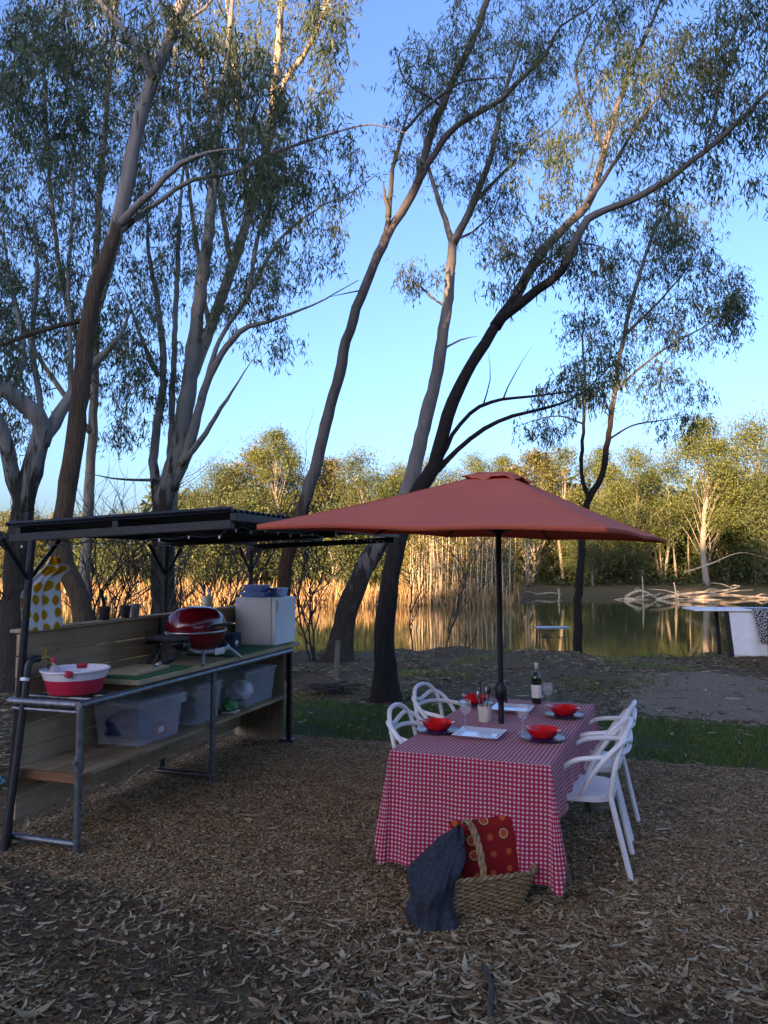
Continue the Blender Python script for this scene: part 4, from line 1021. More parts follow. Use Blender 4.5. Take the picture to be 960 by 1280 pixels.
# pink plastic bottle standing in the basin
sbt = thing('soap_bottle', 'small clear soap bottle with a pink base standing in the wash basin', 'bottle', K(.14, .33, .939), KZ)
m = MB(); m.lathe([(0, 0), (.034, .0), (.036, .01), (.036, .14), (.024, .175), (.012, .19), (.012, .21)], 16); m.build('body', glass_mat('pink_clear_plastic', (.75, .45, .45), .2, .35), sbt)
m = MB(); m.lathe([(.015, .205), (.015, .235), (0, .238)], 12); m.build('cap', M_basin_r, sbt)

# pots and cups on the ledge
def pot(name, x_, label, h, r, mat, stuff=None):
    t = thing(name, label, 'pot', K(x_, .60, 1.3525), KZ, 'pots along the ledge')
    m = MB(); m.lathe([(0, 0), (r * .74, 0), (r * .78, .004), (r, h), (r * .9, h), (r * .72, .012), (0, .012)], 20); m.build('cup', mat, t)
    if stuff: stuff(t, h, r)
    return t
def spatula(t, h, r):
    m = MB(); m.box((-.02, 0, h + .05), (.035, .012, .19), (0, -.35, 0)); m.build('wooden_utensil', M_twig, t, smooth=False, bevel=.006)
    m = MB(); m.tube([(.01, 0, .02), (.02, .01, h + .05)], .005, 6); m.lathe([(0, 0), (.016, .006), (.018, .02), (0, .036)], 10, (.02, .01, h + .045)); m.build('spoon', M_silver, t)
def cutlery(t, h, r):
    for i in range(5):
        a = i * 1.3; e = Vector((.035 * math.cos(a), .035 * math.sin(a), h + .05 + .02 * (i % 3)))
        m = MB(); m.tube([(e.x * .3, e.y * .3, .02), e], .006, 6); m.lathe([(0, -.01), (.012, .0), (.013, .02), (0, .04)], 8, e); m.build('utensil', (M_silver, M_black, M_navy, M_white, M_redpk)[i], t)
pot('plant_pot', .99, 'black pot holding a dark pointed wooden utensil and a spoon on the ledge', .105, .046, M_black, spatula)
pot('cup', 1.25, 'empty black cup standing on the ledge beside a grey one', .10, .042, M_black)
pot('cup', 1.375, 'empty grey cup standing on the ledge beside a black one', .105, .042, M_grey_cup)
pot('utensil_pot', 2.51, 'white pot full of utensils on the ledge behind the barbecue', .12, .05, M_cream, cutlery)
m = MB(); m.box((0, 0, .010), (.15, .06, .02)); m.box((.02, 0, .024), (.06, .03, .01)); o = m.build('wallet', M_black, None, smooth=False, bevel=.006); o.location = K(2.08, .58, 1.3525); o.rotation_euler = (0, 0, KZ); tag(o, 'flat black pouch lying on the ledge behind the barbecue', 'pouch')

# clear storage tubs on the lower shelf
def tub(x_, y_, d, rz, label, fill, lidless=False):
    t = thing('storage_tub', label, 'storage tub', K(x_, y_, .4635), KZ + rz, 'clear plastic storage tubs on the lower shelf')
    w_, dp, h_ = d
    m = MB(); a0, b0, a1, b1 = w_ * .88 / 2, dp * .88 / 2, w_ / 2, dp / 2
    r0 = [(x * a0, y * b0, .002) for x, y in ((-1, -1), (1, -1), (1, 1), (-1, 1))]; r1 = [(x * a1, y * b1, h_) for x, y in ((-1, -1), (1, -1), (1, 1), (-1, 1))]
    m.add(r0 + r1, [(3, 2, 1, 0), (0, 1, 5, 4), (1, 2, 6, 5), (2, 3, 7, 6), (3, 0, 4, 7)])
    m.build('body', M_tub, t, smooth=False, solid=.003, bevel=.01)
    m = MB(); m.box((0, 0, h_ + .008), (w_ * 1.04, dp * 1.05, .018)); m.box((0, 0, h_ + .02), (w_ * .9, dp * .88, .008)); m.build('lid', M_tublid, t, smooth=False, bevel=.005)
    for s in (-1, 1): m = MB(); m.box((s * w_ * .515, 0, h_ - .005), (.014, dp * .4, .04)); m.build('clip', M_tublid, t, smooth=False, bevel=.004)
    fill(t, w_, dp, h_)
def lump(m, c, d, seed):
    r = random.Random(seed); ph_ = [r.uniform(0, 6) for _ in range(6)]
    def f(u, v):
        th = u * 2 * math.pi; ps = (v - .5) * math.pi
        k = 1 + .12 * math.sin(3 * th + ph_[0]) * math.cos(ps) + .08 * math.sin(5 * th + 4 * ps + ph_[1]) + .06 * math.sin(7 * ps + ph_[2])
        z_ = math.sin(ps) * k; z_ = max(z_, -.92)
        return (c[0] + d[0] * math.cos(ps) * math.cos(th) * k, c[1] + d[1] * math.cos(ps) * math.sin(th) * k, c[2] + d[2] * z_)
    m.grid(f, 28, 16)
def fillA(t, w_, dp, h_):
    m = MB(); lump(m, (-.08, .02, .115), (.20, .14, .105), 1); m.build('navy_bag', M_navy, t)
    m = MB(); m.box((.14, -.06, .045), (.20, .10, .07), (0, 0, .1)); m.build('red_packet', M_redpk, t, smooth=False, bevel=.01)
    m = MB(); m.box((.12, -.112, .055), (.07, .005, .04), (0, 0, .1)); m.build('paper_tag', M_label, t, smooth=False)
def fillB(t, w_, dp, h_):
    m = MB(); lump(m, (0, .03, .10), (.12, .12, .10), 2); m.build('grey_cloth', M_denim, t)
    m = MB(); m.box((-.1, .02, .21), (.10, .08, .08)); m.build('white_packet', M_white, t, smooth=False, bevel=.01)
def fillC(t, w_, dp, h_):
    m = MB(); lump(m, (.08, .05, .09), (.16, .12, .09), 3); m.build('pale_cloth', M_cloth_w, t)
tub(1.02, .285, (.54, .40, .30), R(-2), 'clear tub with a navy bag and a red packet inside, nearest the basin', fillA)
tub(1.72, .30, (.44, .40, .30), R(2), 'clear tub of grey cloth behind the middle leg of the kitchen', fillB)
tub(2.66, .30, (.62, .42, .30), R(0), 'clear tub holding pale cloth beneath the white fridge', fillC)
gp = thing('scrubbing_sponge', 'green crinkled packet lying on the shelf between two clear tubs', 'packet', K(2.15, .14, .4635), KZ)
m = MB(); lump(m, (0, 0, .055), (.085, .07, .048), 5); m.build('wrapper', M_green, gp)
m = MB(); m.box((0, -.01, .006), (.16, .13, .012), (0, 0, .2)); m.build('tray', M_cream, gp, smooth=False, bevel=.004)

# teal hose lying beyond the left end
m = MB(); hp = []
for i in range(90):
    a = i / 89 * 2 * math.pi * 3; rr = .30 + .02 * math.sin(i * .7); hp.append((rr * math.cos(a), rr * .8 * math.sin(a), .02 + .012 * i / 30))
m.tube(hp, .011, 7); o = m.build('garden_hose', M_teal, None); o.location = G(-48, 985) + Vector((0, 0, 0)); tag(o, 'coiled teal garden hose on the ground behind the left post', 'hose')

# ---------------------------------------------------------------- picnic table, cloths
TC = Vector((0.825, 5.262, 0)); TR = R(-21.9); TM = Matrix.Translation(TC) @ Matrix.Rotation(TR, 4, 'Z')
def T(x, y, z=0): return TM @ Vector((x, y, z))
HX, HY, TZ = .46, .965, .708
pt = thing('picnic_table', 'weathered timber picnic table hidden under red gingham cloths', 'table', TC, TR)
m = MB()
for i in range(6): m.box((-HX + .006 + (HX * 2 - .012) / 6 * (i + .5), 0, .682), ((HX * 2 - .012) / 6 - .006, HY * 2 - .012, .04))
m.build('tabletop', M_table_wood, pt, smooth=False, bevel=.003)
for y_ in (-.66, .69):
    for s in (-1, 1):
        m = MB(); m.tube([(s * .33, y_, .655), (s * .475, y_, -.02)], .05, 4); m.build('leg', M_table_wood, pt, smooth=False, bevel=.004)
    m = MB(); m.box((0, y_ + .055, .30), (.80, .04, .10)); m.box((0, y_ + .05, .64), (.74, .04, .06)); m.build('cross_brace', M_table_wood, pt, smooth=False, bevel=.003)

def cloth(name, label, y0, sgn, z, dside, dfront, ph, flare=.05, corner=.02):
    """covers the top from the table's end (sgn) to y0 and hangs over three sides"""
    ye = sgn * HY; e = .006
    m = MB()
    ni, nj = 60, 60
    m.grid(lambda u, v: (-HX + 2 * HX * u, y0 + (ye - y0) * v, z + .0012 * math.sin(u * 17 + v * 9)), 24, 24, lambda u, v: (-HX + 2 * HX * u, y0 + (ye - y0) * v))
    per = []; s = 0
    n1 = 44; n2 = 44; nc = 12
    for i in range(n1): t = i / n1; per.append(((-HX, y0 + (ye - y0) * t), (-1, 0), dside, abs(ye - y0) * t - abs(ye - y0) - HX, 0))
    for i in range(nc + 1):
        a = i / nc * math.pi / 2; per.append(((-HX, ye), (-math.cos(a), sgn * math.sin(a)), dside + (dfront - dside) * min(1, i / nc * 1.6) + corner * math.sin(i / nc * math.pi), -HX - .08 + .16 * i / nc, math.sin(i / nc * math.pi)))
    for i in range(1, n2): t = i / n2; per.append(((-HX + 2 * HX * t, ye), (0, sgn), dfront, -HX + .08 + 2 * HX * t, 0))
    for i in range(nc + 1):
        a = i / nc * math.pi / 2; per.append(((HX, ye), (math.sin(a), sgn * math.cos(a)), dfront + (dside - dfront) * max(0, (i / nc - .4) / .6) + corner * 1.6 * math.sin(i / nc * math.pi), HX + .08 + .16 * i / nc, math.sin(i / nc * math.pi)))
    for i in range(1, n1 + 1): t = i / n1; per.append(((HX, ye + (y0 - ye) * t), (1, 0), dside, HX + .24 + abs(ye - y0) * t, 0))
    rows_ = 30; vs = []; uv = []
    for j in range(rows_ + 1):
        for (p, d, dl, s_, cn) in per:
            q = dl * j / rows_; w_ = q / .62
            out = e * min(1, q / .012) + flare * w_ ** 1.2 + cn * .055 * w_ + .016 * w_ * math.sin(s_ * 21 + ph) + .010 * w_ * math.sin(s_ * 47 + 2 * ph) * (.4 + cn)
            dz = max(0, q - .006) * (1 - .03 * w_)
            vs.append((p[0] + d[0] * out, p[1] + d[1] * out, z - dz)); uv.append((s_, ye * (1 if sgn > 0 else 1) - q * (1 if True else 1)))
    k = len(per); o = m.add(vs, [(j * k + i, j * k + i + 1, (j + 1) * k + i + 1, (j + 1) * k + i) for j in range(rows_) for i in range(k - 1)])
    for i, q in enumerate(uv): m.uv[o + i] = q
    ob = m.build(name, M_ging, None, sharp=180); ob.location = TC; ob.rotation_euler = (0, 0, TR)
    return tag(ob, label, 'tablecloth', 'red gingham tablecloths')
cloth('tablecloth', 'red gingham cloth over the far half of the table, behind the umbrella pole', -.05, 1, TZ, .36, .40, 1.0)
cloth('tablecloth', 'red gingham cloth over the near table half, hanging behind the picnic basket', .02, -1, TZ + .004, .33, .635, .3)
SZ = TZ + .0065

# ---------------------------------------------------------------- umbrella
uc = T(-.032, .004)
um = thing('umbrella', 'large rectangular brick-red market umbrella standing through the picnic table', 'umbrella', (uc.x, uc.y, 0), R(-25))
HL, HW = 1.53, .95; ZA = 2.43
zc = {(-1, -1): 2.004, (1, -1): 1.955, (1, 1): 1.976, (-1, 1): 2.051}
def rim(sx, sy):   # bilinear height of the tilted rim
    return sum(zc[(a, b)] * (1 + a * sx) * (1 + b * sy) / 4 for a in (-1, 1) for b in (-1, 1))
def canopy_pt(px_, py_, t):
    zr_ = rim(px_, py_); ang = math.atan2(py_, px_); 
    sag = -.016 * math.sin(math.pi * t) * (1 - .0)
    k = max(abs(px_ * 1.0), abs(py_)); 
    q = min(abs(px_), abs(py_)); scal = .028 * t * math.sin(math.pi * q) * (1 if True else 0)
    return (px_ * HW * t * (1 - scal * .5), py_ * HL * t * (1 - scal * .5), ZA + (zr_ - ZA) * t + sag + scal * .5)
m = MB(); edge = []
nE = 16
for (a, b) in (((-1, -1), (1, -1)), ((1, -1), (1, 1)), ((1, 1), (-1, 1)), ((-1, 1), (-1, -1))):
    for i in range(nE): t = i / nE; edge.append((a[0] + (b[0] - a[0]) * t, a[1] + (b[1] - a[1]) * t))
ne = len(edge); nr = 14
vs = [canopy_pt(x_, y_, .10 + .90 * j / nr) for j in range(nr + 1) for (x_, y_) in edge]
vs += [(v[0] * 1.0, v[1] * 1.0, v[2] - .022) for v in vs[-ne:]]
m.add(vs, [(j * ne + i, j * ne + (i + 1) % ne, (j + 1) * ne + (i + 1) % ne, (j + 1) * ne + i) for j in range(nr + 1) for i in range(ne)])
can = m.build('canopy', M_canopy, um, solid=.003, sharp=14)
m = MB()
for (x_, y_) in ((-1, -1), (1, -1), (1, 1), (-1, 1)):
    m.tube([Vector(canopy_pt(x_, y_, .1 + .9 * i / 12)) + Vector((0, 0, .0025)) for i in range(13)], .0042, 5)
m.build('seams', M_canopy, can, sharp=180)['kind'] = 'stuff'
m = MB(); vs = []
for j in range(6):
    t = .06 + .125 * j / 5
    for i, (x_, y_) in enumerate(edge):
        p = canopy_pt(x_, y_, t); pz = canopy_pt(x_, y_, max(t, .11))[2]; vs.append((p[0] * 1.05, p[1] * .95, pz + .034 - .003 * j + (.006 * math.sin(i * 1.55) + .012 * math.sin(i * .61 + 1)) * (j / 5) ** 2))
m.add(vs, [(j * ne + i, j * ne + (i + 1) % ne, (j + 1) * ne + (i + 1) % ne, (j + 1) * ne + i) for j in range(5) for i in range(ne)] + [tuple(range(ne))])
m.build('vent', M_canopy, can, solid=.003, sharp=30)
m = MB(); m.tube([(0, 0, -.02), (-.004, 0, 1.0), (-.012, 0, ZA - .01)], .0195, 14);  po = m.build('pole', M_dark, um)
m = MB(); m.tube([(-.003, 0, .86), (-.003, 0, .89), (-.003, 0, .96), (-.003, 0, .99)], [.022, .040, .042, .024], 14); m.tube([(0, -.02, .925), (.045, -.05, .925)], .012, 8); m.tube([(.045, -.05, .925), (.05, -.055, .865)], .008, 8); m.build('crank_housing', M_dark, po)
m = MB(); m.lathe([(.022, 0), (.045, .0), (.045, .05), (.022, .055)], 14, (-.009, 0, 2.0)); m.build('hub', M_dark, um)
for (x_, y_) in ((-1, -1), (1, -1), (1, 1), (-1, 1), (0, -1), (0, 1), (-1, 0), (1, 0)):
    m = MB(); e = Vector(canopy_pt(x_, y_, .985)) - Vector((0, 0, .02)); s = Vector(canopy_pt(x_, y_, .05)) - Vector((0, 0, .03)); md = Vector(canopy_pt(x_, y_, .5)) - Vector((0, 0, .02))
    m.tube([s, md, e], .009, 6); rb_ = m.build('rib', M_dark, um)
    m = MB(); m.tube([Vector((-.009 + .04 * x_, .04 * y_, 2.02)), md], .007, 6); m.build('strut', M_dark, rb_)
m = MB(); m.lathe([(0, 0), (.23, 0), (.24, .02), (.22, .05), (.06, .075), (.03, .09), (.03, .30), (0, .30)], 24); m.build('base', M_dark, um)

# ---------------------------------------------------------------- chairs
ch = thing('garden_chair', '-', 'chair', (0, 0, 0), 0, 'white sculptural chairs round the picnic table')
def seat(u, v):
    a = u * 2 * math.pi; c_, s_ = math.cos(a), math.sin(a); k = (abs(c_) ** 3.2 + abs(s_) ** 3.2) ** (-1 / 3.2)
    r = min(1, v * 1.25); k2 = k * (r if v < .8 else 1 - .02 * (v - .8) / .2)
    z_ = .452 - .018 * (1 - r ** 2) if v < .8 else .452 - .034 * (v - .8) / .2
    if s_ > 0 and r > .5: z_ -= .022 * s_ * (r - .5)
    return (c_ * k2 * .235, s_ * k2 * .222, z_)
m = MB(); m.grid(seat, 40, 10); st_ = m.build('seat', M_white, ch, sharp=60)
for s in (-1, 1):
    m = MB(); m.tube(cat_rom([(s * .235, .205, 0), (s * .225, .19, .25), (s * .205, .17, .435)], .05), [.0125 + .006 * i / 8 for i in range(9)][:9] if False else .0155, 8); m.build('leg', M_white, ch)
    m = MB(); m.tube(cat_rom([(s * .205, -.30, 0), (s * .212, -.245, .24), (s * .218, -.195, .46)], .05), .0165, 8); m.build('leg', M_white, ch)
def loop(h): return cat_rom([Vector(p) for p in h] + [Vector((-p[0], p[1], p[2])) for p in reversed(h[:-1])], .03)
for h in ([(.218, .165, .445), (.245, .12, .55), (.268, .0, .655), (.262, -.15, .685), (.18, -.265, .70), (0, -.30, .705)],
          [(.218, -.195, .46), (.240, -.225, .62), (.215, -.265, .765), (.12, -.30, .832), (0, -.312, .845)],
          [(.222, -.03, .445), (.262, -.10, .58), (.272, -.205, .715), (.21, -.28, .775), (.10, -.302, .755), (0, -.305, .735)]):
    m = MB(); m.tube(loop(h), .0155, 8); m.build('back_loop', M_white, ch)
CL = [((.815 - .30, -.317), 90, 'white sculptural chair with looped back, nearest one on the table right side'),
      ((.79 - .30, .362), 90, 'white sculptural chair with looped back, behind the nearest one on the right side'),
      ((-.37, -.33), -90, 'white looped chair on the left side of the table, beside the front left bowl'),
      ((-.50, .54), -90, 'white looped chair on the left side of the table, closest to the dark trunk')]
for i, ((x_, y_), a, lab) in enumerate(CL):
    p = T(x_, y_); rz = TR + R(a) + R((3, -2, 4, -3)[i])
    if i == 0: ch.location = p; ch.rotation_euler = (0, 0, rz); ch['label'] = lab
    else: dup(ch, p, rz, lab)

# ---------------------------------------------------------------- tableware
def plate_set(x_, y_, lp, lb, first=[None, None]):
    p = T(x_, y_, SZ)
    if first[0] is None:
        t = thing('plate', lp, 'plate', p, TR, 'navy rimmed plates on the table')
        m = MB(); m.lathe([(0, .002), (.075, .002), (.08, .004), (.128, .014), (.126, .018), (.08, .009), (.075, .007), (0, .007)], 40); m.build('dish', M_plate, t)
        m = MB(); m.lathe([(.118, .0118), (.1275, .0135), (.134, .0160), (.134, .0195), (.126, .0190), (.117, .0165)], 40); m.build('rim', M_rim, t); first[0] = t
        b = thing('bowl', lb, 'bowl', p + Vector((0, 0, .008)), TR, 'red bowls on the plates')
        m = MB(); m.lathe([(0, 0), (.045, 0), (.05, .004), (.075, .018), (.094, .045), (.100, .062), (.097, .064), (.088, .048), (.07, .024), (.045, .011), (0, .009)], 40); m.build('dish', M_bowl, b)
        for s in (-1, 1): m = MB(); m.box((s * .105, 0, .058), (.026, .045, .008)); m.build('handle', M_bowl, b, smooth=False, bevel=.003)
        first[1] = b
    else:
        dup(first[0], p, TR + random.uniform(-.3, .3), lp); dup(first[1], p + Vector((0, 0, .008)), TR + random.uniform(-.4, .4), lb)
for x_, y_, w_ in ((-.352, -.418, 'near left corner of the table'), (.315, -.387, 'near right corner of the table'), (-.372, .586, 'far left corner of the table'), (.325, .382, 'far right side of the table')):
    plate_set(x_, y_, f'navy rimmed plate under the red bowl at the {w_}', f'red bowl standing on the plate at the {w_}')
def platter(x_, y_, a, label):
    t = thing('platter', label, 'platter', T(x_, y_, SZ), TR + a, 'square platters on the table')
    m = MB(); d = .145
    prof = [(d * .74, .003), (d, .022), (d * .985, .026), (d * .73, .008)]
    vs = []
    for r_, z_ in prof: vs += [(-r_, -r_ * .93, z_), (r_, -r_ * .93, z_), (r_, r_ * .93, z_), (-r_, r_ * .93, z_)]
    fs = [(3, 2, 1, 0), (12, 13, 14, 15)] + [(j * 4 + i, j * 4 + (i + 1) % 4, j * 4 + 4 + (i + 1) % 4, j * 4 + 4 + i) for j in range(3) for i in range(4)]
    m.add(vs, fs); m.build('dish', M_platter, t, smooth=False, bevel=.002); return t
platter(-.072, -.425, 0, 'square pale platter on the near half of the table between the front plates')
platter(-.063, .476, R(3), 'square pale platter behind the umbrella pole next to the wine bottle')
cu = thing('utensil_pot', 'cream pot of cutlery on the table just left of the umbrella pole', 'pot', T(-.151, .011, SZ), TR)
m = MB(); m.lathe([(0, 0), (.040, 0), (.043, .004), (.050, .10), (.051, .108), (.047, .108), (.041, .012), (0, .012)], 24); m.build('cup', M_cream, cu)
for i in range(6):
    a = i * 1.05 + .4; e = Vector((.045 * math.cos(a), .045 * math.sin(a), .165 + .018 * (i % 3))); m = MB()
    m.tube([(e.x * .35, e.y * .35, .02), e], .0035, 6)
    if i % 2: m.lathe([(0, -.012), (.013, .004), (.015, .022), (.008, .042), (0, .046)], 10, e)
    else: m.box((e.x, e.y, e.z + .03), (.016, .003, .07), (0, .2, a))
    m.build(('knife', 'spoon')[i % 2], (M_silver, M_silver, M_black)[i % 3], cu)
wb = thing('wine_bottle', 'dark wine bottle with pale label and capsule at the far table end', 'bottle', T(.049, .825, SZ), TR)
m = MB(); m.lathe([(0, .004), (.03, 0), (.0365, .006), (.037, .19), (.034, .212), (.02, .236), (.0145, .255), (.0138, .295)], 28); m.build('glass', M_bottle, wb)
m = MB(); m.lathe([(.0373, .045), (.0377, .046), (.0377, .143), (.0373, .144)], 28); m.build('label', M_label, wb)
m = MB(); m.lathe([(.0142, .262), (.0148, .264), (.0152, .303), (.0140, .306), (0, .307)], 20); m.build('capsule', M_foil, wb)
gl = None
for x_, y_, lab in ((.152, .724, 'empty wine glass standing right of the wine bottle'), (-.225, -.209, 'empty wine glass behind the front left red bowl'), (.161, -.235, 'empty wine glass between the umbrella pole and the front right bowl')):
    if gl is None:
        gl = thing('wine_glass', lab, 'wine glass', T(x_, y_, SZ), TR, 'wine glasses on the table')
        m = MB(); m.lathe([(0, .002), (.034, 0), (.035, .003), (.008, .008), (.005, .02), (.0045, .07), (.006, .078), (0, .08)], 24); m.build('stem', M_glass, gl)
        m = MB(); m.lathe([(0, .078), (.012, .080), (.032, .10), (.040, .128), (.038, .16), (.035, .178), (.0338, .178), (.0385, .128), (.03, .102), (.011, .083), (0, .081)], 28); m.build('bowl', M_glass, gl)
    else: dup(gl, T(x_, y_, SZ), TR, lab)

# ---------------------------------------------------------------- basket, cushion, blanket
BA = TR + R(40); bc = Vector((.475, 4.165, 0)); BR_ = R(15); BMx = Matrix.Translation(bc) @ Matrix.Rotation(BR_, 4, 'Z')
bk = thing('picnic_basket', 'wicker picnic basket with an arched handle on the ground in front of the table', 'basket', bc, BR_)
def rrect(a, hx, hy, e=5.0):
    c_, s_ = math.cos(a), math.sin(a); k = (abs(c_) ** e + abs(s_) ** e) ** (-1 / e); return hx * c_ * k, hy * s_ * k
m = MB(); nrow = 15; ns = 112
for r_ in range(nrow):
    t = r_ / (nrow - 1); hx, hy = .245 + .065 * t, .105 + .035 * t; z_ = .012 + .165 * t; pts = []
    for i in range(ns):
        a = 2 * math.pi * i / ns; x_, y_ = rrect(a, hx, hy); n_ = Vector((x_ / hx, y_ / hy, 0)).normalized()
        o_ = .0058 * (1 if ((i // 2 + r_) % 2) else -1); pts.append((x_ + n_.x * o_, y_ + n_.y * o_, z_))
    m.tube(pts, .0068, 5, closed=True)
for i in range(56):
    a = 2 * math.pi * (i * 2 + .5) / ns; x0, y0 = rrect(a, .245, .105); x1, y1 = rrect(a, .31, .14); m.tube([(x0, y0, .006), (x1, y1, .19)], .0048, 5)
m.add([(*rrect(2 * math.pi * i / 32, .243, .103), .01) for i in range(32)], [tuple(range(32))])
m.build('body', M_wicker, bk, sharp=180)
m = MB()
for ph_ in (0, math.pi):
    pts = []
    for i in range(160):
        a = 2 * math.pi * i / 160; x_, y_ = rrect(a, .314, .143); n_ = Vector((x_, y_, 0)).normalized(); w2 = i * 1.1 + ph_
        pts.append((x_ + n_.x * .008 * math.cos(w2), y_ + n_.y * .008 * math.cos(w2), .192 + .008 * math.sin(w2)))
    m.tube(pts, .0085, 6, closed=True)
m.build('rim', M_wicker, bk, sharp=180)
m = MB()
for ph_ in (0, 2.1, 4.2):
    pts = []
    for i in range(70):
        t = i / 69; a = math.pi * t; w2 = i * .42 + ph_; y_ = -.142 * math.cos(a); z_ = .16 + .27 * math.sin(a) ** .8
        pts.append((.0 + .010 * math.cos(w2) - .03 * math.sin(a), y_ + .010 * math.sin(w2) * math.sin(a), z_ + .008 * math.cos(w2) * math.cos(a)))
    m.tube(pts, .0095, 6)
m.build('handle', M_wicker, bk, sharp=180)
def pillow(hx, hz_, th):
    m = MB(); n_ = 22
    def f(side):
        def g(u, v):
            x_, z_ = (u * 2 - 1), (v * 2 - 1); k = (max(0, 1 - x_ * x_) * max(0, 1 - z_ * z_)) ** .38
            pin = 1 - .05 * (1 - abs(z_) ** 2) * abs(x_) ** 4; pin2 = 1 - .05 * (1 - abs(x_) ** 2) * abs(z_) ** 4
            return (hx * x_ * pin, side * th * k * (1 + .06 * math.sin(5 * x_ + 3 * z_)), hz_ * z_ * pin2)
        return g
    m.grid(f(-1), n_, n_, lambda u, v: (u, v)); m.grid(f(1), n_, n_, lambda u, v: (u, v)); return m
cs = pillow(.185, .185, .058).build('cushion', M_cushion, None, sharp=180)
cs.location = BMx @ Vector((.095, .045, .245)); cs.rotation_euler = (R(-8), R(-6), BR_ + R(-10)); tag(cs, 'square red cushion with orange ringed spots standing in the picnic basket', 'cushion')
def blanket(u, v):
    a = u * 2 * math.pi
    path = [Vector((-.085, .005, .395)), Vector((-.125, -.005, .36)), Vector((-.19, -.02, .29)), Vector((-.262, -.085, .20)), Vector((-.28, -.125, .10)), Vector((-.265, -.15, .004))]
    t = v * (len(path) - 1); i = min(len(path) - 2, int(t)); c = path[i].lerp(path[i + 1], t - i)
    rx = [.01, .065, .10, .125, .105, .11]; ry = [.01, .065, .11, .135, .09, .085]
    r1 = rx[i] + (rx[i + 1] - rx[i]) * (t - i); r2 = ry[i] + (ry[i + 1] - ry[i]) * (t - i)
    k = 1 + (.03 + .13 * v) * math.sin(5 * a + 7 * v + 1.2 * math.sin(6 * v)) + .12 * math.sin(3 * a - 8 * v) + .06 * math.sin(11 * a + 15 * v) + .07 * math.sin(17 * v + 2 * a)
    z_ = c.z + .03 * math.sin(a * 2 + v * 7) * (1 - v) + (.03 * math.cos(a) * (1 - abs(2 * v - 1)))
    return (c.x + r1 * k * math.cos(a), c.y + r2 * k * math.sin(a), max(.004, z_))
m = MB(); m.grid(blanket, 80, 36); bl_ = m.build('blanket', M_denim, None, sharp=180, sub=1); bl_.location = bc; bl_.rotation_euler = (0, 0, BR_)
tag(bl_, 'slate blue wool blanket spilling over the left end of the picnic basket', 'blanket')

# ---------------------------------------------------------------- things by the water
tb = thing('trestle_table', 'white topped trestle table with white cloth beside the water', 'table', (5.95, 15.05, hz(6.5, 15)), R(-5))
m = MB(); m.box((1.35, .0, .925), (2.75, .80, .035)); m.build('tabletop', M_cloth_w, tb, smooth=False, bevel=.006)
for x_ in (.62, 2.4):
    for y_ in (-.30, .30):
        m = MB(); m.box((x_ + .0, y_, .44), (.07, .06, .95), (0, R(-4), 0)); m.build('leg', M_black, tb, smooth=False, bevel=.004)
def wcl(u, v): return (.62 + 2.2 * u + .10 * v * (1 - u), -.34 + .02 * math.sin(u * 30) * v + .03 * v, .90 - .86 * v)
m = MB(); m.grid(wcl, 60, 14, lambda u, v: (u, v)); o = m.build('cloth', M_cloth_w, None, solid=.003); o.location = tb.location; o.rotation_euler = tb.rotation_euler; tag(o, 'white sheet hanging down the front of the waterside trestle table', 'cloth')
def thr(u, v): return (1.02 + 1.5 * u + .14 * v * (1 - u), -.42 + .014 * math.sin(u * 16) * v, .948 - .62 * v - .02 * math.sin(u * 3))
m = MB(); m.grid(thr, 40, 12, lambda u, v: (u * 1.5, v * .62)); m.grid(lambda u, v: (1.02 + 1.5 * u, -.42 + .5 * v, .9485), 20, 4, lambda u, v: (u * 1.5, -v * .5)); o = m.build('throw', M_throw, None, solid=.004); o.location = tb.location; o.rotation_euler = tb.rotation_euler; tag(o, 'black and cream patterned throw draped over the waterside trestle table', 'throw')
wc = thing('wooden_bench', 'brown wooden bench drawn up to the waterside trestle table', 'bench', T(0, 0), R(-5)); wc.location = (7.32, 14.35, hz(7.3, 14.4))
m = MB(); m.box((.35, 0, .43), (1.0, .34, .04)); m.build('seat', M_chairwood, wc, smooth=False, bevel=.004)
m = MB(); m.box((.35, .16, .70), (1.0, .025, .08)); m.box((.35, .16, .58), (1.0, .025, .05)); m.build('backrest', M_chairwood, wc, smooth=False, bevel=.004)
for x_ in (-.12, .82):
    for y_ in (-.14, .16): m = MB(); m.box((x_, y_, .20 if y_ < 0 else .36), (.045, .045, .44 if y_ < 0 else .78)); m.build('leg', M_chairwood, wc, smooth=False, bevel=.003)
sb = thing('side_table', 'small table with a pale top and thin metal legs at the water edge', 'table', (3.55, 16.35, hz(3.55, 16.35) - .01), R(2))
m = MB(); m.box((0, 0, .50), (.70, .34, .035)); m.build('tabletop', M_silver, sb, smooth=False, bevel=.004)
for x_ in (-.32, .32):
    for y_ in (-.14, .14): m = MB(); m.tube([(x_ * .92, y_, .49), (x_, y_, -.05)], .013, 6); m.build('leg', M_black, sb)
m = MB(); m.tube([(-.31, 0, .30), (.31, 0, .30)], .010, 6); m.tube([(.12, 0, .30), (.30, 0, .18)], .008, 6); m.build('stretcher', M_black, sb)
g = G(421, 848); m = MB(); m.box((0, 0, .27), (.07, .06, .62), (0, .05, .3)); o = m.build('wooden_stake', M_stake, None, smooth=False, bevel=.006); o.location = (g.x, g.y, hz(g.x, g.y)); tag(o, 'short grey wooden stake in the ground by the leaning pale gum', 'stake')
g = G(412, 868); m = MB(); random.seed(31)
for i in range(46):
    a = random.uniform(0, 6.28); l_ = random.uniform(.12, .35); c = Vector((random.gauss(0, .16), random.gauss(0, .12), random.uniform(.01, .12)))
    d = Vector((math.cos(a), math.sin(a), random.uniform(-.25, .25))) * l_; m.tube([c - d, c + Vector((0, 0, .01)), c + d], random.uniform(.006, .013), 5)
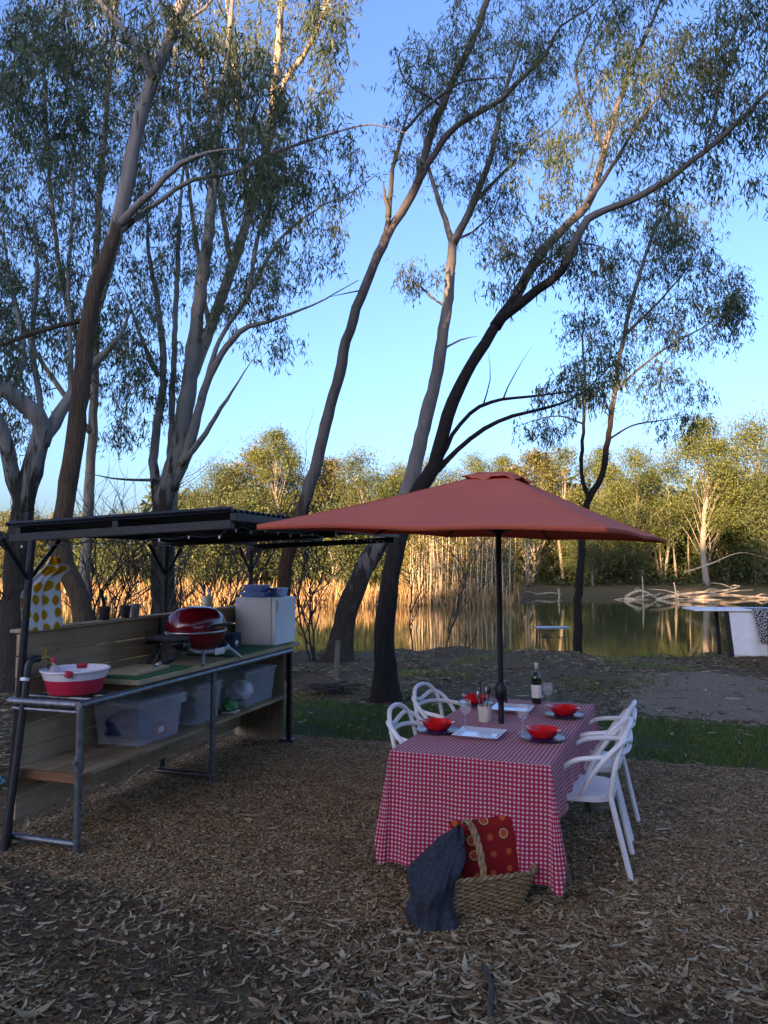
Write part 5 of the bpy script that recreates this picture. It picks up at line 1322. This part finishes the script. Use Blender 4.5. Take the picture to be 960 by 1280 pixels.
o = m.build('twig_heap', M_twig, None, sharp=180); o.location = (g.x, g.y, hz(g.x, g.y)); tag(o, 'dark heap of twigs on the ground just beyond the grass strip', 'twig heap', kind='stuff')

# ---------------------------------------------------------------- ground cover
def seen_area(n, y0, y1, pw=1.0, xm=.62):
    y = y0 + (y1 - y0) * rng.uniform(0, 1, n) ** pw; x = rng.uniform(-xm, xm, n) * (y + .8); return x, y
def litter_mat():
    m, t, b = new_mat('dry_leaf'); a = N(t, 'ShaderNodeAttribute', attribute_name='rnd')
    t.links.new(ramp(t, a.outputs['Fac'], [(0, (.040, .020, .009)), (.3, (.125, .064, .028)), (.55, (.26, .16, .080)), (.85, (.47, .345, .20)), (1, (.27, .225, .14))]), b.inputs['Base Color'])
    b.inputs['Roughness'].default_value = .9; b.inputs['Specular IOR Level'].default_value = .08; return m
M_litter = litter_mat()
def litter(x, y, zoff, L, W, name, label, mu=.5):
    n = len(x); th = rng.uniform(0, 2 * np.pi, n); L = L * np.exp(rng.normal(-.1, .36, n)); W = W * np.exp(rng.normal(-.05, .35, n))
    curl = rng.normal(0, .62, n); lift = np.abs(rng.normal(0, .10, n)) * L + .002; roll = rng.normal(0, .45, n); z0 = height(x, y) + zoff + rng.uniform(0, .010, n)
    V = []
    for s in (-.5, -.25, 0, .25, .5):
        a = th + curl * s; cx = x + L * s * np.cos(th + curl * s * .5); cy = y + L * s * np.sin(th + curl * s * .5)
        wd = W * (1 - (2 * abs(s)) ** 2.2 * .88) * .5; cz = z0 + lift * (4 * s * s) * rng.uniform(.3, 1, n)
        V.append(np.stack([cx - np.sin(a) * wd, cy + np.cos(a) * wd, cz + wd * np.sin(roll) + .002], 1)); V.append(np.stack([cx + np.sin(a) * wd, cy - np.cos(a) * wd, cz - wd * np.sin(roll) * .4 + .002], 1))
    V = np.stack(V, 1).reshape(-1, 3); o = np.arange(n) * 10
    Q = np.concatenate([np.stack([o + 2 * i, o + 2 * i + 1, o + 2 * i + 3, o + 2 * i + 2], 1) for i in range(4)])
    return tag(fast_mesh(name, V, Q, M_litter, None, np.tile(np.clip(rng.normal(mu, .24, n), 0, 1), 4), smooth=True), label, 'leaf litter', kind='stuff')
clusters = lambda x, y: .5 + .35 * np.sin(x * 3.1 + 1.2 * np.sin(y * 2.3)) + .3 * np.sin(y * 5.3 + x * 1.7)
# foreground drift of gum leaves
x, y = seen_area(26000, 2.7, 4.6, 1.3); px_, py_ = to_px(x, y)
line = np.interp(px_, [0, 130, 300, 480, 700, 960], [1120, 1130, 1150, 1180, 1195, 1215])
dens = sstep(py_ - line, -40, 40) * np.interp(px_, [0, 110, 240, 330, 960], [.24, .32, .62, 1, .9]) * np.clip(clusters(x, y), .08, 1)
dens = np.maximum(dens, .05 * (x > -.8)); k = rng.uniform(0, 1, len(x)) < dens
litter(x[k], y[k], .0, .088, .0135, 'leaf_litter', 'drift of dry curled gum leaves across the near foreground')
# leaves scattered over the gravel, thicker on the right
x, y = seen_area(5200, 3.3, 8.4, .8); g_, r_, p_ = zones(x, y); px_, py_ = to_px(x, y)
k = rng.uniform(0, 1, len(x)) < g_ * np.interp(px_, [0, 300, 560, 700, 960], [.10, .22, .30, .85, 1.0])
litter(x[k], y[k], .008, .080, .0125, 'leaf_litter', 'scattered dry gum leaves lying on the gravel', .6)
# beyond the grass
x, y = seen_area(60000, 7.0, 17.3, .75, .60); g_, r_, p_ = zones(x, y); ok = (near_shore(x) - y > .15)
k = ok & (rng.uniform(0, 1, len(x)) < (1 - g_) * (1 - .93 * r_) * (1 - .62 * sstep(p_, .3, .7)) * np.clip(clusters(x * .7, y * .6), .25, 1) * .55)
litter(x[k], y[k], .002, .105, .021, 'leaf_litter', 'dry gum leaves covering the bare bank beyond the grass', .48)
x, y = seen_area(700, 6.8, 10.5, 1); g_, r_, p_ = zones(x, y); k = r_ > .5
litter(x[k], y[k], .035, .09, .016, 'leaf_litter', 'pale fallen leaves caught on the grass strip', .7)
# behind and left of the kitchen
x = rng.uniform(-5.2, -1.9, 14000); y = rng.uniform(4.4, 12.5, 14000); g_, r_, p_ = zones(x, y); k = rng.uniform(0, 1, 14000) < (1 - g_) * .5 * np.clip(clusters(x, y), .2, 1)
litter(x[k], y[k], .002, .095, .018, 'leaf_litter', 'leaf litter on the dark soil behind the kitchen', .42)

# bark strips and twigs among the leaves
x, y = seen_area(9000, 2.8, 5.0, 1.2); px_, py_ = to_px(x, y); k = rng.uniform(0, 1, len(x)) < np.where(py_ > np.interp(px_, [0, 300, 960], [1110, 1140, 1200]), .75, .10)
litter(x[k], y[k], .003, .07, .0045, 'leaf_litter', 'thin twigs and bark threads mixed into the foreground leaves', .3)
x, y = seen_area(9000, 2.8, 5.2, 1.2); px_, py_ = to_px(x, y); k = rng.uniform(0, 1, len(x)) < np.where(py_ > np.interp(px_, [0, 300, 960], [1105, 1130, 1190]), .7, .15)
litter(x[k], y[k], .002, .035, .016, 'leaf_litter', 'broken leaf and bark pieces in the foreground litter', .38)
def gravel_mat():
    m, t, b = new_mat('gravel_chips'); a = N(t, 'ShaderNodeAttribute', attribute_name='rnd')
    t.links.new(ramp(t, a.outputs['Fac'], [(0, (.08, .037, .015)), (.3, (.22, .105, .040)), (.6, (.35, .195, .085)), (.85, (.45, .31, .17)), (1, (.58, .48, .34))]), b.inputs['Base Color'])
    b.inputs['Roughness'].default_value = .75; b.inputs['Specular IOR Level'].default_value = .3; return m
def stones(x, y, size):
    n = len(x); s = size * rng.uniform(.5, 1.35, (n, 1)); base = np.array([[1, 0, 0], [0, 1, 0], [-1, 0, 0], [0, -1, 0], [0, 0, 1], [0, 0, -1]], float)
    th = rng.uniform(0, 6.28, n); sc = np.stack([rng.uniform(.7, 1.2, n), rng.uniform(.5, .9, n), rng.uniform(.35, .7, n)], 1)
    p = base[None] * sc[:, None, :] * s[:, None, :] * .5 * rng.uniform(.75, 1.25, (n, 6, 1))
    c, q = np.cos(th)[:, None], np.sin(th)[:, None]; px2 = p[:, :, 0] * c - p[:, :, 1] * q; py2 = p[:, :, 0] * q + p[:, :, 1] * c
    tl = rng.normal(0, .35, (n, 1)); V = np.stack([px2 + x[:, None], py2 + y[:, None], p[:, :, 2] + px2 * tl + .0035 + rng.uniform(0, .005, (n, 1))], 2).reshape(-1, 3)
    f = np.array([[0, 1, 4], [1, 2, 4], [2, 3, 4], [3, 0, 4], [1, 0, 5], [2, 1, 5], [3, 2, 5], [0, 3, 5]]); o = np.arange(n) * 6
    Q = (o[:, None, None] + f[None]).reshape(-1, 3)
    return fast_mesh('gravel', V, Q, gravel_mat(), None, np.repeat(np.clip(rng.normal(.45, .24, n), 0, 1), 8))
x, y = seen_area(95000, 3.1, 8.4, .95); g_, r_, p_ = zones(x, y); k = rng.uniform(0, 1, len(x)) < g_ * np.clip(.75 + .4 * np.sin(x * 2.1 + y) * np.sin(y * 1.7), .35, 1)
tag(stones(x[k], y[k], .0165), 'brown and orange gravel chips spread round the table and kitchen', 'gravel', kind='stuff')
x, y = seen_area(36000, 2.8, 4.9, 1.1); g_, r_, p_ = zones(x, y); k = rng.uniform(0, 1, len(x)) < (1 - g_) * np.clip(clusters(x * 1.7, y * 1.9), .15, 1)
o = stones(x[k], y[k], .016); o.name = 'soil_crumbs'; tag(o, 'dark soil crumbs and bark fragments at the near left corner', 'soil crumbs', kind='stuff')
sm_, st2, sb2 = new_mat('soil_crumb'); a_ = N(st2, 'ShaderNodeAttribute', attribute_name='rnd')
st2.links.new(ramp(st2, a_.outputs['Fac'], [(0, (.022, .013, .008)), (.6, (.075, .047, .027)), (1, (.20, .13, .075))]), sb2.inputs['Base Color']); sb2.inputs['Roughness'].default_value = .95
o.data.materials[0] = sm_

def grass_mat():
    m, t, b = new_mat('grass_blades'); a = N(t, 'ShaderNodeAttribute', attribute_name='rnd')
    t.links.new(ramp(t, a.outputs['Fac'], [(0, (.028, .060, .008)), (.5, (.080, .14, .018)), (.85, (.14, .18, .028)), (1, (.20, .17, .05))]), b.inputs['Base Color'])
    b.inputs['Roughness'].default_value = .6; b.inputs['Specular IOR Level'].default_value = .25; return m
x, y = seen_area(150000, 6.3, 10.9, .9, .60); g_, r_, p_ = zones(x, y); pat = np.clip(.62 + .42 * np.sin(x * 2.3 + .8 * np.sin(y * 3)) + .35 * np.sin(x * 6 + y * 5), .06, 1)
k = rng.uniform(0, 1, len(x)) < r_ * pat
Vv, Qq, n_ = blades(x[k], y[k], height(x[k], y[k]) - .003, np.clip(rng.normal(.045, .014, k.sum()), .015, .1), .0055, .018)
tag(fast_mesh('grass', Vv, Qq, grass_mat(), None, np.tile(np.clip(rng.normal(.45, .25, n_), 0, 1), 2)), 'short green grass growing in a strip beyond the gravel', 'grass', kind='stuff')
x, y = seen_area(30000, 10.5, 17.2, .9, .60); ok = near_shore(x) - y > .1; pat = np.sin(x * 1.4 + y * .8) * np.sin(y * 1.9 - x * .5) + .3 * np.sin(x * 5) > .48
k = ok & (pat | ((near_shore(x) - y < .5) & (np.sin(x * 3) > .2)))
Vv, Qq, n_ = blades(x[k], y[k], height(x[k], y[k]) - .003, np.clip(rng.normal(.07, .03, k.sum()), .02, .2), .010, .03)
tag(fast_mesh('grass', Vv, Qq, grass_mat(), None, np.tile(np.clip(rng.normal(.62, .22, n_), 0, 1), 2)), 'sparse olive grass tufts on the bare bank near the water', 'grass', kind='stuff')

g = G(604, 1212); g2 = G(612, 1275); m = MB(); m.tube(cat_rom([Vector((0, 0, .012)), (g2 - g) * .5 + Vector((.02, 0, .03)), (g2 - g) + Vector((0, 0, .014))], .04), [.013] * 2 if False else .012, 7, jit=.2)
o = m.build('fallen_branch', M_twig, None, sharp=180); o.location = g; tag(o, 'dark stick lying on the leaf litter in front of the picnic basket', 'stick')
